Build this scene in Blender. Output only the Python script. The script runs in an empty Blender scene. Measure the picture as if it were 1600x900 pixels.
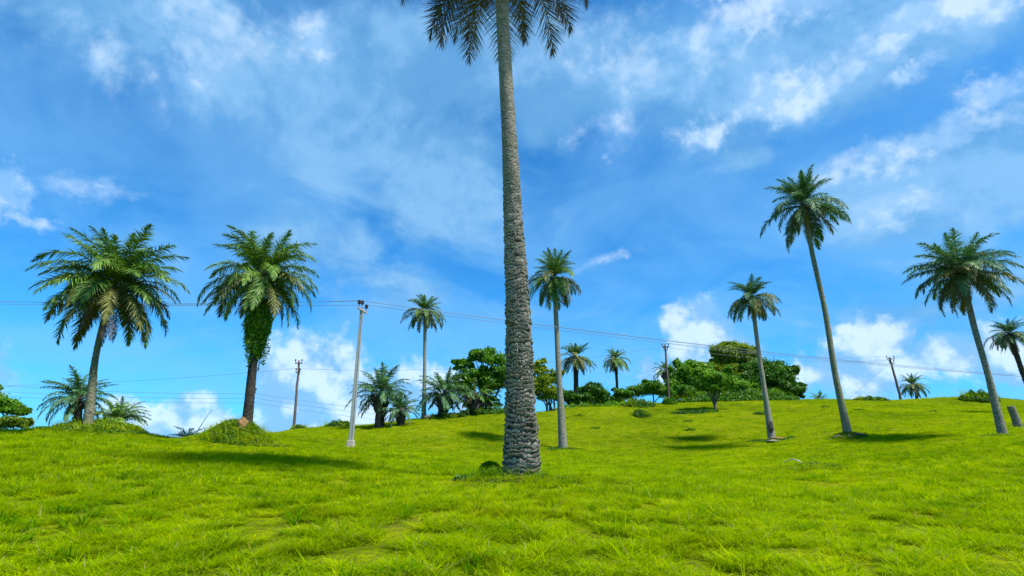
import bpy, math, random
import numpy as np
from mathutils import Vector, Matrix
R = math.radians
sc = bpy.context.scene
C = sc.collection

# ------------------------------------------------------------ camera, world, sun, exposure
F = 850.0                       # focal length in pixels of the 1600 px wide photograph
PITCH = R(17.5)
cd = bpy.data.cameras.new('camera'); cam = bpy.data.objects.new('camera', cd); C.objects.link(cam)
cd.sensor_width = 36.0; cd.lens = 36.0 * F / 1600.0
cd.clip_start = 0.1; cd.clip_end = 9000
cam.location = (0, 0, 0); cam.rotation_euler = (math.pi/2 + PITCH, 0, 0)
sc.camera = cam
cP, sP = math.cos(PITCH), math.sin(PITCH)
def P(px, py, D):
    """survey helper: the point at forward distance D seen at photo pixel (px, py); eye level is z = 0"""
    a = (px - 800) / F; b = (450 - py) / F
    y = cP - b * sP; z = sP + b * cP
    return Vector((a * D / y, D, z * D / y))
def depth(p): return p.y * cP + p.z * sP
def M_(px_w, p): return px_w * depth(p) / F          # pixel width -> metres at p

SUN_EL = R(61); SAZ = math.atan2(0.84, -0.54)          # sun to the right, a little behind the camera
sun_dir = Vector((math.sin(SAZ) * math.cos(SUN_EL), math.cos(SAZ) * math.cos(SUN_EL), math.sin(SUN_EL)))
sl = bpy.data.lights.new('sun', 'SUN'); sl.energy = 4.6; sl.angle = R(5); sl.color = (1.0, 0.94, 0.82)
so = bpy.data.objects.new('sun', sl); C.objects.link(so)
so.rotation_euler = sun_dir.to_track_quat('Z', 'Y').to_euler()
so.location = (0, 0, 60)
sc.view_settings.view_transform = 'Standard'; sc.view_settings.look = 'None'
sc.view_settings.exposure = 0.92; sc.view_settings.gamma = 1.0
sc.cycles.max_bounces = 6; sc.cycles.diffuse_bounces = 3; sc.cycles.transmission_bounces = 3
sc.cycles.transparent_max_bounces = 4; sc.cycles.caustics_reflective = False; sc.cycles.caustics_refractive = False
sc.cycles.sample_clamp_indirect = 4

class NT:
    def __init__(s, nt): s.nt = nt
    def n(s, t, **k):
        o = s.nt.nodes.new(t)
        for a, b in k.items(): setattr(o, a, b)
        return o
    def put(s, sock, v):
        if isinstance(v, bpy.types.NodeSocket): s.nt.links.new(v, sock)
        elif v is not None:
            if isinstance(v, (tuple, list)) and hasattr(sock, 'default_value') and sock.type == 'RGBA' and len(v) == 3: v = (*v, 1)
            sock.default_value = v
    def m(s, op, a, b=None, c=None, clamp=False):
        o = s.n('ShaderNodeMath', operation=op, use_clamp=clamp)
        s.put(o.inputs[0], a); s.put(o.inputs[1], b) if b is not None else None
        if c is not None: s.put(o.inputs[2], c)
        return o.outputs[0]
    def v(s, op, a, b=None, sca=None):
        o = s.n('ShaderNodeVectorMath', operation=op); s.put(o.inputs[0], a)
        if b is not None: s.put(o.inputs[1], b)
        if sca is not None: s.put(o.inputs['Scale'], sca)
        return o.outputs['Value'] if op in ('DOT_PRODUCT', 'LENGTH') else o.outputs[0]
    def mix(s, f, a, b, mode='MIX'):
        o = s.n('ShaderNodeMix', data_type='RGBA', blend_type=mode); o.clamp_result = False
        s.put(o.inputs[0], f); s.put(o.inputs[6], a); s.put(o.inputs[7], b); return o.outputs[2]
    def mr(s, v, a, b, c=0.0, d=1.0, kind='SMOOTHSTEP'):
        o = s.n('ShaderNodeMapRange', interpolation_type=kind)
        for i, x in enumerate((v, a, b, c, d)): s.put(o.inputs[i], x)
        return o.outputs[0]
    def noise(s, vec, scale, detail=4, rough=0.5, dist=0.0, out='Fac'):
        o = s.n('ShaderNodeTexNoise'); s.put(o.inputs['Vector'], vec)
        o.inputs['Scale'].default_value = scale; o.inputs['Detail'].default_value = detail
        o.inputs['Roughness'].default_value = rough; o.inputs['Distortion'].default_value = dist
        return o.outputs[out]
    def ramp(s, f, stops):
        o = s.n('ShaderNodeValToRGB'); s.put(o.inputs[0], f); cr = o.color_ramp
        while len(cr.elements) < len(stops): cr.elements.new(0.5)
        for e, (p, c) in zip(cr.elements, stops): e.position = p; e.color = (*c, 1)
        return o.outputs[0]

world = bpy.data.worlds.new('World'); sc.world = world; world.use_nodes = True
world.cycles.sampling_method = 'MANUAL'; world.cycles.sample_map_resolution = 512
w = NT(world.node_tree); world.node_tree.nodes.clear()
sky = w.n('ShaderNodeTexSky', sky_type='NISHITA'); sky.sun_disc = False
sky.sun_elevation = SUN_EL; sky.sun_rotation = SAZ; sky.air_density = 1.0; sky.dust_density = 0.3; sky.ozone_density = 3.0
N = w.n('ShaderNodeTexCoord').outputs['Generated']
sep = w.n('ShaderNodeSeparateXYZ'); w.put(sep.inputs[0], N)
elev = sep.outputs[2]
skyc = w.mix(1.0, sky.outputs[0], (0.22, 0.93, 1.42), 'MULTIPLY')
skyc = w.mix(w.mr(elev, 0.0, 0.35, 0.30, 0.0), skyc, (0.95, 4.1, 8.6))
# high thin veil: noise on a flat layer overhead, so it streaks towards the horizon
den = w.m('ADD', w.m('MAXIMUM', elev, 0.0), 0.30)
cx = w.n('ShaderNodeCombineXYZ'); w.put(cx.inputs[0], w.m('DIVIDE', sep.outputs[0], den)); w.put(cx.inputs[1], w.m('DIVIDE', sep.outputs[1], den))
cx.inputs[2].default_value = 1.7
pl = cx.outputs[0]
v1 = w.noise(pl, 1.1, 9, 0.55, 0.5)
v2 = w.noise(w.v('ADD', pl, (4.3, 2.2, 0.0)), 2.9, 9, 0.55, 0.9)
veil_thin = w.mr(w.m('ADD', v1, w.m('MULTIPLY', w.m('SUBTRACT', v2, 0.5), 0.45)), 0.36, 0.62, 0.0, 1.0)
# cloud banks: where they stand in the sky (direction, half width, half height, weight)
warp1 = w.v('SUBTRACT', w.noise(N, 5.0, 6, 0.6, 0.3, 'Color'), (0.5, 0.5, 0.5))
warp2 = w.v('SUBTRACT', w.noise(N, 19.0, 6, 0.62, 0.2, 'Color'), (0.5, 0.5, 0.5))
Nw = w.v('ADD', N, w.v('ADD', w.v('SCALE', warp1, sca=0.16), w.v('SCALE', warp2, sca=0.07)))
def bank(px, py, rx, ry, wt=1.0, vec=None):
    c = P(px, py, 1.0).normalized(); k = 1.0 / F * c.length
    right = Vector((c.y, -c.x, 0)).normalized(); up = right.cross(c)
    dep = cP * (P(px, py, 1.0).normalized().y) + sP * c.z
    ax, ay = rx * dep / F, ry * dep / F
    d = w.v('SUBTRACT', vec or Nw, tuple(c))
    q = w.n('ShaderNodeCombineXYZ')
    w.put(q.inputs[0], w.v('DOT_PRODUCT', d, tuple(right / ax)))
    w.put(q.inputs[1], w.v('DOT_PRODUCT', d, tuple(up / ay)))
    w.put(q.inputs[2], w.v('DOT_PRODUCT', d, tuple(c / 0.5)))
    return w.m('MULTIPLY', w.m('SUBTRACT', 1.0, w.v('LENGTH', q.outputs[0])), wt)
def banks(lst):
    r = None
    for b in lst:
        x = bank(*b); r = x if r is None else w.m('MAXIMUM', r, x)
    return r
CUM = [(490, 585, 120, 80), (440, 660, 110, 50), (300, 650, 130, 42), (580, 630, 90, 65), (1085, 520, 60, 46), (1015, 585, 52, 30, .8), (1120, 560, 90, 55),
       (1375, 525, 75, 44), (1330, 575, 120, 55), (1500, 560, 150, 40, .8), (5, 300, 38, 75), (1650, 590, 120, 60), (680, 620, 120, 50, .8), (-200, 600, 200, 90), (1900, 540, 200, 90)]
HIGH = [(1200, 20, 190, 62), (1440, 40, 170, 46), (1100, -20, 120, 50), (1560, -10, 120, 50), (1210, 165, 95, 52), (1100, 200, 60, 36), (1440, 225, 200, 42), (1490, 200, 60, 36), (1570, 150, 70, 46), (1420, 120, 80, 22),
        (160, 80, 190, 90, .36), (330, 0, 220, 60, .30), (960, 90, 170, 70, .34), (490, 45, 45, 40, .7), (180, 285, 90, 30, .6), (960, 210, 130, 75, .55), (1400, 320, 60, 24, .55), (55, 347, 30, 14, .7), (965, 255, 26, 16, .8), (940, 415, 70, 16, .45), (1500, 400, 170, 60, .4)]
GREY = [(300, 30, 420, 110), (760, 130, 480, 150), (1250, 110, 420, 140), (1500, 260, 260, 130), (700, 240, 260, 150, .8), (1480, 470, 260, 170, .7), (460, 400, 200, 80, .5), (620, 440, 240, 60, .5)]
cum = banks(CUM); high = banks(HIGH); grey = banks([(*g[:4], g[4] if len(g) > 4 else 1.0, w.v('ADD', N, w.v('SCALE', warp1, sca=0.30))) for g in GREY])
fine = w.m('SUBTRACT', w.noise(N, 34.0, 7, 0.6), 0.5)
bil = w.m('SUBTRACT', w.noise(N, 11.0, 5, 0.55), 0.5)
mid2 = w.m('SUBTRACT', v2, 0.5)
cum_m = w.mr(w.m('ADD', cum, w.m('ADD', w.m('MULTIPLY', bil, 0.9), w.m('MULTIPLY', fine, 0.4))), 0.0, 0.42)
high_m = w.mr(w.m('ADD', high, w.m('ADD', w.m('MULTIPLY', mid2, 1.6), w.m('ADD', w.m('MULTIPLY', bil, 0.8), w.m('MULTIPLY', fine, 0.7)))), 0.05, 0.80)
grey_m = w.mr(w.m('ADD', grey, w.m('ADD', w.m('MULTIPLY', w.m('SUBTRACT', v2, 0.5), 1.5), w.m('MULTIPLY', bil, 0.5))), 0.0, 0.55)
# light side / shaded side of the puffs from the slope of the noise towards the sun
off = w.v('ADD', N, tuple(sun_dir * 0.035))
slope = w.m('SUBTRACT', w.noise(N, 11.0, 5, 0.55), w.noise(off, 11.0, 5, 0.55))
litc = w.mr(w.m('ADD', slope, w.m('MULTIPLY', fine, 0.12)), -0.08, 0.10)
col = w.mix(w.m('MULTIPLY', veil_thin, 0.42), skyc, (1.75, 4.25, 7.2))
grc = w.mix(w.mr(w.m('ADD', v2, w.m('ADD', w.m('MULTIPLY', bil, 0.6), w.m('MULTIPLY', fine, 0.4))), 0.36, 0.66), (1.15, 3.1, 5.6), (2.05, 4.1, 6.5))
col = w.mix(w.m('MULTIPLY', grey_m, 0.74), col, grc)
hi_col = w.mix(litc, (2.7, 4.6, 7.2), (5.4, 6.6, 8.1))
col = w.mix(w.m('MULTIPLY', high_m, 0.72), col, hi_col)
cu_col = w.mix(litc, (1.95, 4.0, 6.9), (5.6, 6.9, 8.2))
col = w.mix(w.m('MULTIPLY', cum_m, 0.80), col, cu_col)
bg = w.n('ShaderNodeBackground'); w.put(bg.inputs[0], col); bg.inputs[1].default_value = 0.078
wo = w.n('ShaderNodeOutputWorld'); w.put(wo.inputs[0], bg.outputs[0])

# ------------------------------------------------------------ helpers
def link(name, me, mat=None, parent=None, loc=None):
    o = bpy.data.objects.new(name, me); C.objects.link(o)
    if mat is not None and me is not None and len(me.materials) == 0:
        for x in (mat if isinstance(mat, (list, tuple)) else [mat]): me.materials.append(x)
    if parent: o.parent = parent
    if loc is not None: o.location = loc
    return o
def tag(o, label, cat, group=None, kind=None):
    if label: o['label'] = label
    if cat: o['category'] = cat
    if group: o['group'] = group
    if kind: o['kind'] = kind
    return o
def empty(name, loc, label, cat, group=None):
    o = bpy.data.objects.new(name, None); o.empty_display_size = 0.3; C.objects.link(o); o.location = loc
    return tag(o, label, cat, group)
def mesh_np(name, V, faces, smooth=False, mi=None):
    """faces: list of int arrays (n,3) or (n,4)"""
    me = bpy.data.meshes.new(name); V = np.asarray(V, np.float32)
    me.vertices.add(len(V)); me.vertices.foreach_set('co', V.ravel())
    tot = np.concatenate([np.full(len(f), f.shape[1], np.int32) for f in faces]); loops = np.concatenate([f.ravel() for f in faces]).astype(np.int32)
    me.loops.add(len(loops)); me.loops.foreach_set('vertex_index', loops)
    me.polygons.add(len(tot)); st = np.concatenate(([0], np.cumsum(tot)[:-1])).astype(np.int32)
    me.polygons.foreach_set('loop_start', st); me.polygons.foreach_set('loop_total', tot)
    if mi is not None: me.polygons.foreach_set('material_index', np.asarray(mi, np.int32))
    me.update(calc_edges=True); me.validate()
    me.polygons.foreach_set('use_smooth', np.full(len(me.polygons), smooth)); return me
def join_np(parts):
    V = []; Q = []; T = []; o = 0; mq = []; mt = []
    for p in parts:
        v, fs = p[0], p[1]; m = p[2] if len(p) > 2 else 0
        V.append(v)
        for f in fs:
            if f.shape[1] == 4: Q.append(f + o); mq.append(np.full(len(f), m))
            else: T.append(f + o); mt.append(np.full(len(f), m))
        o += len(v)
    fs = []; mi = []
    if Q: fs.append(np.concatenate(Q)); mi.append(np.concatenate(mq))
    if T: fs.append(np.concatenate(T)); mi.append(np.concatenate(mt))
    return np.concatenate(V), fs, np.concatenate(mi)
def unit(a): return a / np.maximum(np.linalg.norm(a, axis=-1, keepdims=True), 1e-9)
def tube(path, rad, n=6, cap=True):
    path = np.asarray(path, float); k = len(path); rad = np.broadcast_to(np.asarray(rad, float), (k,))
    T = unit(np.gradient(path, axis=0)); ref = np.array([0.13, 0.9, 0.17]) if abs(T[:, 2]).mean() > .8 else np.array([0, 0, 1.])
    A = unit(np.cross(T, ref)); B = np.cross(T, A); th = np.linspace(0, 2 * np.pi, n, endpoint=False)
    V = (path[:, None] + rad[:, None, None] * (np.cos(th)[None, :, None] * A[:, None] + np.sin(th)[None, :, None] * B[:, None])).reshape(-1, 3)
    i = np.arange(k - 1)[:, None] * n; j = np.arange(n)[None]; j2 = (j + 1) % n
    f = np.stack([i + j, i + j2, i + n + j2, i + n + j], -1).reshape(-1, 4); fs = [f]
    if cap:
        V = np.vstack([V, path[:1], path[-1:]]); c0 = k * n; jj = np.arange(n); b = (k - 1) * n
        fs.append(np.stack([np.full(n, c0), (jj + 1) % n, jj], -1)); fs.append(np.stack([np.full(n, c0 + 1), b + jj, b + (jj + 1) % n], -1))
    return V, fs
def box(cx_, cy_, cz_, sx, sy, sz, rot=None):
    v = np.array([[x, y, z] for x in (-1, 1) for y in (-1, 1) for z in (-1, 1)], float) * np.array([sx, sy, sz]) / 2
    if rot is not None: v = v @ np.array(rot.to_3x3()).T
    f = np.array([[0, 1, 3, 2], [4, 6, 7, 5], [0, 4, 5, 1], [2, 3, 7, 6], [0, 2, 6, 4], [1, 5, 7, 3]])
    return v + np.array([cx_, cy_, cz_]), [f]
def hsh(i, j, k, s):
    h = (i * 374761393 + j * 668265263 + k * 2147483647 + s * 974711) & 0xffffffff
    h = ((h ^ (h >> 13)) * 1274126177) & 0xffffffff; h = (h ^ (h >> 16)) & 0xffffff
    return h / float(0xffffff)
def vn(x, y, z=0.0, s=0):
    x, y, z = np.broadcast_arrays(np.asarray(x, float), y, z)
    xi, yi, zi = [np.floor(q).astype(np.int64) for q in (x, y, z)]
    fx, fy, fz = [(lambda t: t * t * (3 - 2 * t))(q - qi) for q, qi in ((x, xi), (y, yi), (z, zi))]
    r = 0
    for a in (0, 1):
        for b in (0, 1):
            for c in (0, 1):
                r = r + (fx if a else 1 - fx) * (fy if b else 1 - fy) * (fz if c else 1 - fz) * hsh(xi + a, yi + b, zi + c, s)
    return r
def fbm(x, y, z=0.0, s=0, o=4):
    r = 0; a = .5
    for k in range(o): r = r + a * (vn(x * 2**k, y * 2**k, z * 2**k, s + k) - .5); a *= .5
    return r

# ------------------------------------------------------------ materials
def newmat(name):
    m = bpy.data.materials.new(name); m.use_nodes = True; m.node_tree.nodes.clear()
    return m, NT(m.node_tree)
def finish(g, col, rough=0.6, spec=0.3, trans=0.0, tcol=None, bump=None, bstr=0.3, bdist=0.02):
    b = g.n('ShaderNodeBsdfPrincipled'); g.put(b.inputs['Base Color'], col); g.put(b.inputs['Roughness'], rough); b.inputs['Specular IOR Level'].default_value = spec
    if bump is not None:
        bp = g.n('ShaderNodeBump'); g.put(bp.inputs['Height'], bump); bp.inputs['Strength'].default_value = bstr; bp.inputs['Distance'].default_value = bdist
        g.put(b.inputs['Normal'], bp.outputs[0])
    out = b.outputs[0]
    if trans > 0:
        t = g.n('ShaderNodeBsdfTranslucent'); g.put(t.inputs[0], tcol if tcol is not None else col)
        mx = g.n('ShaderNodeMixShader'); mx.inputs[0].default_value = trans; g.put(mx.inputs[1], out); g.put(mx.inputs[2], t.outputs[0]); out = mx.outputs[0]
    o = g.n('ShaderNodeOutputMaterial'); g.put(o.inputs[0], out)
def leafmat(name, stops, rough=0.45, spec=0.35, trans=0.3, tt=(1.5, 1.3, 0.5), objrand=0.35):
    m, g = newmat(name); geo = g.n('ShaderNodeNewGeometry'); oi = g.n('ShaderNodeObjectInfo')
    f = g.m('ADD', g.m('MULTIPLY', geo.outputs['Random Per Island'], 1 - objrand), g.m('MULTIPLY', oi.outputs['Random'], objrand))
    big = g.noise(geo.outputs['Position'], 0.9, 3, 0.5)
    f = g.m('ADD', f, g.m('MULTIPLY', g.m('SUBTRACT', big, 0.5), 0.7), clamp=True)
    c = g.ramp(f, stops)
    finish(g, c, rough, spec, trans, g.mix(1.0, c, tt, 'MULTIPLY')); return m
def gmix(name, d, a, b, **k): return leafmat(name, [(0, d), (.5, a), (1, b)], **k)
M_frond = gmix('palm frond green', (.022, .085, .010), (.075, .190, .024), (.220, .350, .050), rough=0.5, spec=0.3, trans=0.22)
M_frondg = gmix('palm frond blue green', (.018, .075, .030), (.050, .160, .062), (.140, .270, .090), rough=0.5, spec=0.3, trans=0.22)
M_old = gmix('palm frond olive', (.045, .075, .014), (.120, .145, .032), (.260, .250, .080), rough=0.5, spec=0.3, trans=0.2)
M_dead = gmix('palm frond dry', (.040, .032, .026), (.100, .082, .068), (.180, .150, .125), rough=0.7, spec=0.15, trans=0.12, tt=(1, 1, 1))
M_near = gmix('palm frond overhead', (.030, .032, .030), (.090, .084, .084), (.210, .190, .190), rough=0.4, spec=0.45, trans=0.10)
M_broad = gmix('leaf mid green', (.028, .120, .005), (.080, .235, .008), (.210, .400, .015), rough=0.42, spec=0.4, trans=0.3)
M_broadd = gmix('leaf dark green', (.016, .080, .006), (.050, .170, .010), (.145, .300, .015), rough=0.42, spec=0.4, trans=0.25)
M_broady = gmix('leaf yellow green', (.055, .125, .006), (.140, .235, .008), (.300, .390, .018), rough=0.45, spec=0.35, trans=0.3)
M_weed = gmix('weed leaf', (.020, .085, .004), (.065, .170, .006), (.180, .270, .015), rough=0.55, spec=0.25, trans=0.3)
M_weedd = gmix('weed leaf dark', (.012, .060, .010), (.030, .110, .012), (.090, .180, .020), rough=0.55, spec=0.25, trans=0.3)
def simple(name, a, b, scale=6.0, rough=0.8, bstr=0.4, stretch=(1, 1, 1), spec=0.2, bdist=0.02):
    m, g = newmat(name); tc = g.n('ShaderNodeTexCoord').outputs['Object']
    v = g.v('MULTIPLY', tc, stretch); n1 = g.noise(v, scale, 6, 0.62, 0.3); n2 = g.noise(v, scale * 6, 4, 0.6)
    f = g.m('ADD', g.m('MULTIPLY', n1, .65), g.m('MULTIPLY', n2, .35))
    finish(g, g.ramp(f, [(.32, a), (.68, b)]), rough, spec, bump=n2, bstr=bstr, bdist=bdist); return m
def barkmat(name, dark, mid, light, lichen, ring=9.0, lich=0.5, gapdark=True):
    m, g = newmat(name); tc = g.n('ShaderNodeTexCoord').outputs['Object']
    st = g.v('MULTIPLY', tc, (1, 1, 2.6))
    n1 = g.noise(st, 5.0, 7, 0.65, 0.4); n2 = g.noise(g.v('MULTIPLY', tc, (1, 1, 2.0)), 26, 5, 0.65); n3 = g.noise(tc, 2.2, 5, 0.6); n4 = g.noise(g.v('MULTIPLY', tc, (1, 1, 1.3)), 75, 3, .6)
    c = g.ramp(g.m('ADD', g.m('MULTIPLY', n1, .45), g.m('MULTIPLY', n2, .55)), [(.33, dark), (.5, mid), (.68, light)])
    c = g.mix(g.m('MULTIPLY', g.mr(n3, .46, .62), lich), c, g.mix(n2, tuple(x * .7 for x in lichen), tuple(min(1, x * 1.4) for x in lichen)))
    c = g.mix(g.mr(n4, .60, .70, 0, .55), c, dark)
    if gapdark:                                   # old fibre in the leaf-scar gaps, deepened with crevice shade painted into the colour
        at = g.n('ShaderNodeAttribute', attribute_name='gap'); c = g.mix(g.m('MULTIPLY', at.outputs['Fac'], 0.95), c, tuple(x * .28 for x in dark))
    finish(g, c, 0.85, 0.15, bump=g.m('ADD', n2, g.m('MULTIPLY', n4, .5)), bstr=0.5, bdist=0.015); return m
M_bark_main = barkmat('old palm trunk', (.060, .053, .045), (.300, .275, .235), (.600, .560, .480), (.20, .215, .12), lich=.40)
M_bark_pale = barkmat('pale palm trunk', (.090, .085, .070), (.260, .250, .200), (.460, .440, .370), (.20, .24, .13), lich=.6)
M_bark_green = barkmat('lichen palm trunk', (.070, .068, .050), (.230, .225, .155), (.420, .410, .290), (.17, .21, .10), lich=.8)
M_bark_dark = barkmat('dark palm trunk', (.018, .016, .014), (.055, .049, .043), (.140, .128, .112), (.09, .09, .07), lich=.3)
M_wood = simple('branch wood', (.045, .036, .026), (.150, .120, .090), 5, .85, .5, (1, 1, .3))
M_stem = simple('frond stalk', (.10, .11, .03), (.24, .24, .09), 8, .55, .1)
M_stemd = simple('dry frond stalk', (.10, .08, .055), (.26, .21, .16), 8, .7, .2)
M_conc = simple('pole concrete', (.22, .25, .26), (.34, .36, .36), 2.5, .8, .15, (1, 1, .4))
M_plinth = simple('plinth concrete', (.30, .27, .22), (.50, .45, .38), 4, .9, .4)
M_polew = simple('pole timber', (.060, .045, .040), (.180, .130, .110), 7, .85, .5, (1, 1, .15))
M_steel = simple('crossarm steel', (.22, .22, .23), (.38, .38, .38), 9, .5, .1, spec=.5)
M_ins = simple('insulator porcelain', (.018, .010, .008), (.050, .025, .020), 20, .25, .05, spec=.6)
M_wire = simple('wire', (.11, .13, .16), (.17, .20, .24), 20, .5, .05)
M_soil = simple('bare earth', (.12, .070, .030), (.28, .165, .075), 3.5, .95, .8, bdist=.05)
M_stick = simple('bleached stick', (.30, .28, .24), (.60, .56, .50), 12, .8, .3)
M_moss = simple('mossy stone', (.040, .085, .006), (.150, .190, .020), 9, .95, .9, bdist=.04)
M_stone = simple('stone rubble', (.10, .10, .06), (.34, .31, .26), 5, .9, .8, bdist=.04)

# ground: grass-coloured turf with earthy patches
m, g = newmat('turf'); geo = g.n('ShaderNodeNewGeometry'); pos = geo.outputs['Position']
n1 = g.noise(pos, 0.16, 5, .6, .4); n2 = g.noise(g.v('MULTIPLY', pos, (1, 1.6, 1)), 1.3, 6, .65, .3); n3 = g.noise(pos, 14, 4, .7)
c = g.ramp(g.m('ADD', g.m('MULTIPLY', n1, .5), g.m('MULTIPLY', n2, .5)), [(.34, (.045, .080, .001)), (.5, (.125, .175, .001)), (.66, (.205, .235, .002))])
c = g.mix(g.mr(n3, .42, .66, 0, .75), c, (.050, .050, .012))
red = g.mr(g.noise(pos, .5, 5, .6), .60, .70)
c = g.mix(g.m('MULTIPLY', red, .35), c, (.16, .11, .03))
finish(g, c, 1.0, 0.0, bump=n3, bstr=.6, bdist=.06); M_turf = m

def grassmat(name, ca, cb, cc, dry=.10):
    m, g = newmat(name); geo = g.n('ShaderNodeNewGeometry'); oi = g.n('ShaderNodeObjectInfo'); pos = geo.outputs['Position']
    n1 = g.noise(pos, 0.16, 5, .6, .4); n2 = g.noise(g.v('MULTIPLY', pos, (1, 1.6, 1)), 1.3, 6, .65, .3)
    f = g.m('ADD', g.m('MULTIPLY', n1, .9), g.m('MULTIPLY', n2, .9)); n5 = g.noise(pos, 3.2, 4, .6); f = g.m('ADD', f, g.m('MULTIPLY', n5, .45)); f = g.m('SUBTRACT', f, .625)
    f = g.m('ADD', f, g.m('MULTIPLY', g.m('SUBTRACT', oi.outputs['Random'], .5), .45)); f = g.m('ADD', f, g.m('MULTIPLY', g.m('SUBTRACT', geo.outputs['Random Per Island'], .5), .35), clamp=True)
    c = g.ramp(f, [(.15, ca), (.5, cb), (.9, cc)])
    isl = g.m('FRACT', g.m('ADD', g.m('MULTIPLY', geo.outputs['Random Per Island'], 7.13), oi.outputs['Random']))
    c = g.mix(g.mr(isl, 1 - dry, 1 - dry + .02, 0, .8, 'LINEAR'), c, (.30, .25, .10))
    c = g.mix(g.mr(g.noise(g.v('MULTIPLY', pos, (1, 1.5, 1)), .55, 5, .65, .5), .50, .68, 0, .55), c, (.17, .21, .003))
    d = g.n('ShaderNodeBsdfDiffuse'); g.put(d.inputs[0], c); t = g.n('ShaderNodeBsdfTranslucent'); g.put(t.inputs[0], g.mix(1.0, c, (1.2, 1.15, .35), 'MULTIPLY'))
    mx = g.n('ShaderNodeMixShader'); mx.inputs[0].default_value = .45; g.put(mx.inputs[1], d.outputs[0]); g.put(mx.inputs[2], t.outputs[0]); o = g.n('ShaderNodeOutputMaterial'); g.put(o.inputs[0], mx.outputs[0]); return m
M_grass = grassmat('grass blade', (.110, .225, .0005), (.255, .390, .0005), (.420, .490, .001), .08)
M_sedge = grassmat('broad grass blade', (.045, .150, .002), (.115, .240, .002), (.210, .310, .003), .02)

# ------------------------------------------------------------ terrain (metres above eye level, eye 1.6 m above the ground)
def tz(row): return math.tan(PITCH + math.atan((450 - row) / F))
# column px : [(distance, photo row of the ground there)...], last entry is the ridge
COLS = {
 -250: [(5.5, 900), (8, 812), (12, 745), (17, 706), (26, 672)],
 0:    [(5.5, 900), (8, 810), (12, 742), (17, 704), (26, 672)],
 135:  [(5.5, 900), (8, 808), (12, 742), (17, 706), (25, 676)],
 300:  [(5.5, 900), (8, 806), (12, 746), (17, 716), (26, 688)],
 400:  [(5.5, 900), (8, 806), (12, 747), (18, 718), (26, 695), (40, 675)],
 460:  [(5.5, 900), (8, 806), (12, 748), (18, 722), (28, 694), (50, 669)],
 548:  [(5.5, 900), (8, 805), (12, 752), (18, 728), (30, 703), (50, 664)],
 660:  [(5.5, 900), (8, 800), (12.4, 748), (18, 732), (30, 706), (50, 652)],
 800:  [(5.5, 900), (8, 803), (12.4, 752), (18, 743), (26, 722), (36, 701), (52, 643)],
 900:  [(5.5, 900), (8, 805), (12.4, 749), (18, 738), (26, 722), (36, 704), (56, 637)],
 1045: [(5.5, 900), (8, 812), (12.4, 766), (18, 744), (26, 724), (36, 700), (60, 630)],
 1205: [(5.5, 900), (8, 822), (12.4, 772), (18, 744), (26, 716), (36, 688), (62, 624)],
 1325: [(5.5, 900), (8, 826), (12.4, 774), (18, 740), (24, 712), (30, 682), (62, 623)],
 1568: [(5.5, 900), (8, 828), (12.4, 768), (18, 722), (26, 678), (60, 629)],
 1850: [(5.5, 900), (8, 828), (12.4, 760), (18, 716), (26, 676), (60, 634)],
}
colS = []; colY = []; colZ = []
for px, L in sorted(COLS.items()):
    t0 = tz(720); colS.append((px - 800) / F * (cP + t0 * sP))
    ys = [-60, -10, 0]; zs = [-4.5, -2.2, -1.6]
    for y, row in L: ys.append(y); zs.append(tz(row) * y)
    yr, zr = ys[-1], zs[-1]
    ys += [yr + 8, yr + 20, yr + 45, yr + 110, 600]; zs += [zr - .15, zr - 1.2, zr - 3.2, zr - 6, -6]
    colY.append(ys); colZ.append(zs)
colS = np.array(colS)
def Htab(x, y):
    s = np.clip(x / np.maximum(y, 4.0), colS[0], colS[-1])
    Zc = np.stack([np.interp(y, a, b) for a, b in zip(colY, colZ)])
    k = np.clip(np.searchsorted(colS, s) - 1, 0, len(colS) - 2); f = (s - colS[k]) / (colS[k + 1] - colS[k]); f = f * f * (3 - 2 * f)
    I = np.indices(s.shape)
    return Zc[(k, *I)] * (1 - f) + Zc[(k + 1, *I)] * f
G = 0.6; gx = np.arange(-150, 150, G); gy = np.arange(-25, 170, G)
GX, GY = np.meshgrid(gx, gy); Z0 = Htab(GX, GY)
for _ in range(3):
    for ax in (0, 1): Z0 = (np.roll(Z0, 1, ax) + 2 * Z0 + np.roll(Z0, -1, ax)) / 4 if False else Z0 * .5 + .25 * (np.concatenate([Z0.take([0], ax), Z0.take(range(Z0.shape[ax] - 1), ax)], ax) + np.concatenate([Z0.take(range(1, Z0.shape[ax]), ax), Z0.take([-1], ax)], ax))
BUMPS = []      # (x, y, rx, ry, height)
def bump(px, D, rx, ry, h): BUMPS.append(((px - 800) / F * D * (cP + .02), D, rx, ry, h))
bump(155, 25.0, 2.2, 1.8, .42); bump(374, 24.2, 1.35, 1.2, .85); bump(790, 11.7, 1.7, .7, .12); bump(1322, 30, 1.3, 1.1, .18); bump(1535, 58, 5.0, 3, .75)
bump(1265, 19.5, 1.8, 1.2, .10); bump(1110, 50, 2.2, 2, .12); bump(1020, 55, 6, 3, .2)
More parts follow.
